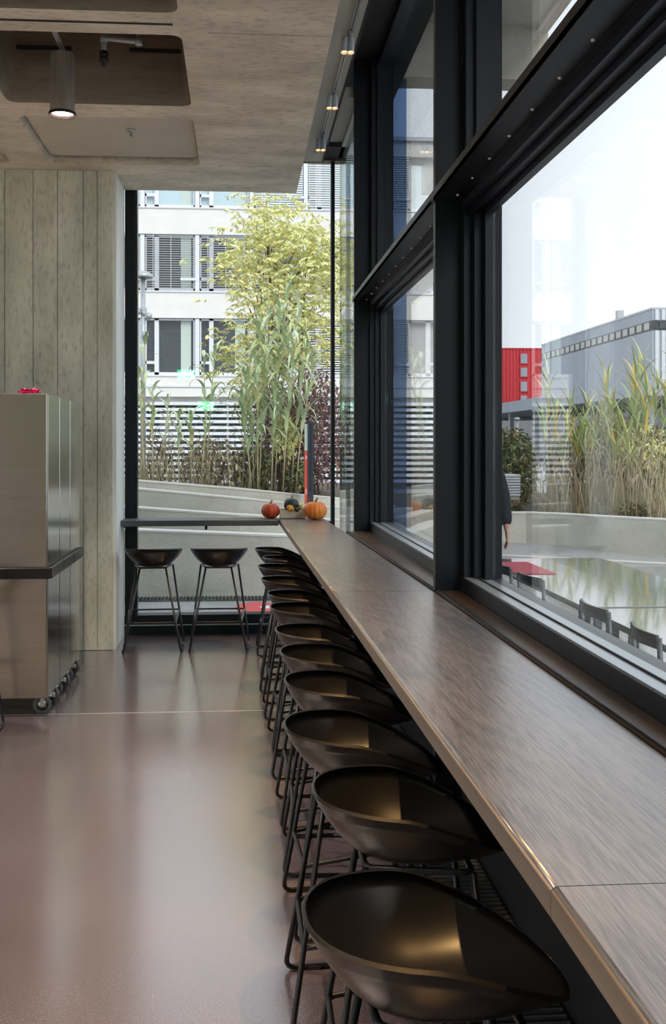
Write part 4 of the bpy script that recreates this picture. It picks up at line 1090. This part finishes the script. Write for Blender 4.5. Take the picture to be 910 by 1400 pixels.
# terrace table(s), chairs, red cloth
def terrace_table(y0, y1, label):
    t = empty('terrace_table', (2.52, (y0 + y1) / 2, -.02), label, 'table', 'terrace tables')
    L = (-2.52, -(y0 + y1) / 2, .02)
    MB().box(2.02, 3.04, y0, y1, .728, .75, b=.003).build('table_top', M['table_top'], t, loc=L)
    MB().box(2.03, 3.03, y0 + .01, y1 - .01, .71, .728).build('top_frame', M['chair_dark'], t, loc=L)
    for yy in (y0 + .15, y1 - .25):
        for xx in (2.06, 2.92): bx(xx, xx + .05, yy, yy + .07, -.02, .71).build('leg', M['chair_dark'], t, loc=L)
terrace_table(5.80, 8.35, 'long glossy terrace table outside the near window, the farther one carrying the red cloth')
terrace_table(3.10, 5.74, 'long glossy terrace table outside the near window, the nearer one')
def terrace_chair():
    t = empty('terrace_chair', (0, 0, 0), 'x', 'chair', 'chairs at the terrace tables')
    # faces +y, back at -y
    for z, d in ((.80, .240), (.66, .228)):
        m = MB(); n = 8; v0 = len(m.v)
        for i in range(n + 1):
            x = -.20 + .4 * i / n; y = -d - .035 * cos(pi * (i / n - .5)) + .02
            m.v += [(x, y, z - .030), (x, y, z + .030), (x, y + .012, z + .030), (x, y + .012, z - .030)]
        for i in range(n):
            for k in range(4): l = (k + 1) % 4; m.face((i * 4 + k, i * 4 + 4 + k, i * 4 + 4 + l, i * 4 + l))
        m.face((0, 1, 2, 3)); m.face((n * 4 + 3, n * 4 + 2, n * 4 + 1, n * 4)); m.build('back_slat', M['chair_dark'], t)
    for s in (-1, 1):
        MB().tube([(s * .21, -.21, .82), (s * .205, -.19, .46), (s * .22, -.25, 0)], .013, 8).build('leg', M['chair_dark'], t)
        MB().tube([(s * .20, .20, .45), (s * .215, .215, 0)], .013, 8).build('leg', M['chair_dark'], t)
    for k in range(6):
        MB().box(-.20, .20, -.19 + k * .068, -.135 + k * .068, .445, .46, b=.003).build('seat_slat', M['chair_dark'], t)
    return t
tch = terrace_chair()
cl = [((2.12, 7.22), -90, 'dark terrace chair next to the red cloth, tucked under the farther table'), ((2.14, 6.62), -84, 'dark terrace chair tucked under the farther table, second from the red cloth'),
      ((2.13, 5.35), -90, 'dark terrace chair tucked under the nearer table at its far end, its curved back clearest'), ((2.12, 4.62), -96, 'dark terrace chair tucked under the nearer table, beside its middle'),
      ((2.14, 3.98), -88, 'dark terrace chair tucked under the nearer table, closest to the right picture edge'), ((3.22, 7.5), 60, 'dark terrace chair on the far side of the glossy table, at the right picture edge')]
for i, (p, a, lb) in enumerate(cl):
    o = tch if i == 0 else copy_tree(tch); o.location = (p[0], p[1], -.022); o.scale = (1, 1, 1.04); o.rotation_euler = (0, 0, R(a)); o['label'] = lb
MB().box(2.03, 2.33, 7.30, 8.05, .7505, .757, b=.002).build('red_cloth', M['cloth_red'], label='red cloth laid over the far end of the glossy terrace table', cat='cloth')
# terrace mat disc at the right edge
mm = az(905, 762, -.02)

# ------------------------------------------------------------------ person outside, mostly behind the window post
def skin_obj(name, nodes, edges, root, mt, parent, sub=2):
    me = bpy.data.meshes.new(name); me.from_pydata([n[0] for n in nodes], edges, []); me.update()
    o = bpy.data.objects.new(name, me); C.objects.link(o); o.parent = parent; me.materials.append(mt)
    md = o.modifiers.new('skin', 'SKIN'); md.use_smooth_shade = True
    sv = me.skin_vertices[0].data if me.skin_vertices else None
    if sv is None:
        return o
    for i, n in enumerate(nodes):
        r = n[1]; sv[i].radius = r if isinstance(r, tuple) else (r, r)
        sv[i].use_root = (i == root)
    ms = o.modifiers.new('sub', 'SUBSURF'); ms.levels = sub; ms.render_levels = sub
    return o
def chain(nodes):   # simple tapering elliptical loft along points: list of (pos, rx, ry)
    m = MB(); seg = 16; n0 = 0
    for (p, rx, ry) in nodes:
        for k in range(seg):
            a = 2 * pi * k / seg; m.v.append((p[0] + rx * cos(a), p[1] + ry * sin(a), p[2]))
    for i in range(len(nodes) - 1):
        for k in range(seg):
            l = (k + 1) % seg; m.face((i * seg + k, i * seg + l, (i + 1) * seg + l, (i + 1) * seg + k), True)
    m.face(tuple(range(seg))[::-1]); m.face(tuple((len(nodes) - 1) * seg + k for k in range(seg)))
    return m
PX, PY = 2.40, 9.9
per = empty('person', (PX, PY, -.03), 'person in dark sweater outside, mostly hidden behind the black window post, arm hanging down', 'person')
me = bpy.data.meshes.new('body')
nodes = [((0, 0, .95), (.15, .10)), ((0, 0, 1.12), (.135, .095)), ((0, 0, 1.30), (.16, .105)), ((0, .0, 1.44), (.12, .085)), ((0, .0, 1.52), .055), ((0, .01, 1.58), .052),
         ((.17, 0, 1.43), .062), ((.215, .0, 1.28), .052), ((.235, -.01, 1.14), .045), ((.240, -.04, 1.0), .040), ((.238, -.075, .88), .028),
         ((-.17, 0, 1.43), .062), ((-.215, .0, 1.28), .052), ((-.235, -.01, 1.14), .045), ((-.240, -.04, 1.0), .040), ((-.238, -.075, .88), .028)]
edges = [(0, 1), (1, 2), (2, 3), (3, 4), (4, 5), (3, 6), (6, 7), (7, 8), (8, 9), (9, 10), (3, 11), (11, 12), (12, 13), (13, 14), (14, 15)]
me.from_pydata([n[0] for n in nodes], edges, []); me.update()
me.materials.append(M['skin'])
body = bpy.data.objects.new('body', me); C.objects.link(body); body.parent = per
legn = [((.09, 0, .90), .088), ((.10, .0, .70), .078), ((.105, -.01, .48), .058), ((.108, .01, .28), .052), ((.11, .02, .09), .038), ((-.09, 0, .90), .088), ((-.10, .0, .70), .078), ((-.105, -.01, .48), .058), ((-.108, .01, .28), .052), ((-.11, .02, .09), .038)]
b0 = len(nodes)
nodes2 = nodes + legn; edges2 = edges + [(0, b0), (b0, b0 + 1), (b0 + 1, b0 + 2), (b0 + 2, b0 + 3), (b0 + 3, b0 + 4), (0, b0 + 5), (b0 + 5, b0 + 6), (b0 + 6, b0 + 7), (b0 + 7, b0 + 8), (b0 + 8, b0 + 9)]
def skinned(name, nodes, edges, root, mt, parent, grow=0, sub=2):
    me = bpy.data.meshes.new(name); me.from_pydata([n[0] for n in nodes], edges, []); me.update(); me.materials.append(mt)
    o = bpy.data.objects.new(name, me); C.objects.link(o); o.parent = parent
    md = o.modifiers.new('skin', 'SKIN'); md.use_smooth_shade = True
    if not me.skin_vertices:
        bpy.context.view_layer.objects.active = o
        try: bpy.ops.mesh.customdata_skin_add()
        except Exception as e: print('skin add', e)
    if me.skin_vertices:
        for i, n in enumerate(nodes):
            r = n[1] if isinstance(n[1], tuple) else (n[1], n[1])
            me.skin_vertices[0].data[i].radius = (r[0] + grow, r[1] + grow); me.skin_vertices[0].data[i].use_root = i == root
    ms = o.modifiers.new('sub', 'SUBSURF'); ms.levels = sub; ms.render_levels = sub
    return o
bpy.data.objects.remove(body)
skinned('body', nodes2, edges2, 0, M['skin'], per)
tors = [((0, 0, .85), (.165, .118)), ((0, 0, 1.08), (.155, .112)), ((0, 0, 1.28), (.168, .112)), ((0, .0, 1.44), (.13, .095)), ((0, .0, 1.515), (.062, .062))] + nodes[6:9] + [((.240, -.035, 1.02), .043), ((.239, -.06, .93), .040)] + nodes[11:14] + [((-.240, -.035, 1.02), .043), ((-.239, -.06, .93), .040)]
skinned('sweater', [(n[0], n[1]) for n in tors], [(0, 1), (1, 2), (2, 3), (3, 4), (3, 5), (5, 6), (6, 7), (7, 8), (8, 9), (3, 10), (10, 11), (11, 12), (12, 13), (13, 14)], 0, M['sweater'], per, .022)
skinned('trousers', [((0, 0, .98), (.15, .10))] + legn, [(0, 1), (1, 2), (2, 3), (3, 4), (4, 5), (0, 6), (6, 7), (7, 8), (8, 9), (9, 10)], 0, M['trousers'], per, .020)
# head with face
hd = MB(); NT, NP = 24, 18
for j in range(NP + 1):
    ph = -pi / 2 + pi * j / NP
    for i in range(NT):
        a = 2 * pi * i / NT; c = cos(ph)
        x = .074 * c * cos(a); y = .094 * c * sin(a); z = .118 * sin(ph)
        if z < 0: x *= 1 + z * 1.9; y *= 1 + z * 1.1
        if y > 0 and z < .02:   # face side is +y
            if abs(x) < .014 and -.035 < z < .02: y += .020 * (1 - abs(x) / .014) * (1 - (z + .008) ** 2 / .0008 if (z + .008) ** 2 < .0008 else 0)
            if abs(z + .06) < .012 and abs(x) < .028: y += .006
            if z < -.09: y += .006
        if y > 0 and abs(z - .008) < .014 and .012 < abs(x) < .045: y -= .008
        hd.v.append((x, y, z))
for j in range(NP):
    for i in range(NT):
        k = (i + 1) % NT; hd.face((j * NT + i, j * NT + k, (j + 1) * NT + k, (j + 1) * NT + i), True)
ho = hd.build('head', M['skin'], per, loc=(0, .01, 1.69), rot=(0, 0, .4))
hr = MB().lathe([(.070, -.06), (.084, .0), (.086, .05), (.070, .100), (.036, .128), (.001, .135)], seg=20); hr.v = [(x, y * 1.28 - .010, z + (max(0, y) * 1.0 if z < .06 else 0)) for x, y, z in hr.v]
hr.build('hair', M['hair'], ho)
for s in (-1, 1):
    e = MB().lathe([(.001, -.006), (.006, -.004), (.008, 0), (.006, .004), (.001, .006)], c=(s * .028, .078, .010), seg=10); e.build('eye', M['white_paint'], ho)
    MB().lathe([(.004, -.018), (.010, -.012), (.012, .006), (.007, .02), (.001, .022)], c=(s * .076, -.005, -.005), seg=10).build('ear', M['skin'], ho)
    # hand: palm and five fingers, slightly curled
    h = Vector((s * .238, -.085, .86))
    skinned('hand', [((h.x, h.y + .012, h.z + .06), .026), ((h.x, h.y - .008, h.z - .03), (.017, .034)), ((h.x, h.y - .012, h.z - .07), (.014, .034))], [(0, 1), (1, 2)], 0, M['skin'], per, sub=2)
    for q, (dy, L) in enumerate(((-.032, .068), (-.012, .078), (.008, .072), (.026, .056))):
        b0_ = Vector((h.x, h.y - .012 + dy, h.z - .075))
        MB().tube([b0_, b0_ + Vector((-s * .004, -.002, -L * .45)), b0_ + Vector((-s * .016, -.004, -L * .8)), b0_ + Vector((-s * .030, -.005, -L * .95))], [.0095, .009, .008, .006], 8).build('finger', M['skin'], per)
    b0_ = Vector((h.x - s * .004, h.y - .035, h.z - .01))
    MB().tube([b0_, b0_ + Vector((-s * .008, -.022, -.025)), b0_ + Vector((-s * .018, -.026, -.058))], [.012, .010, .007], 8).build('thumb', M['skin'], per)
    sh = MB().lathe([(.05, .0), (.052, .03), (.045, .06), (.03, .085), (.001, .09)], seg=14); sh.v = [(x * .9 + s * .11, y * (2.4 if y > 0 else 1.3) + .02, z * (1 - max(0, y) * 8) if y > 0 else z) for x, y, z in sh.v]
    sh.build('shoe', M['shoe'], per)
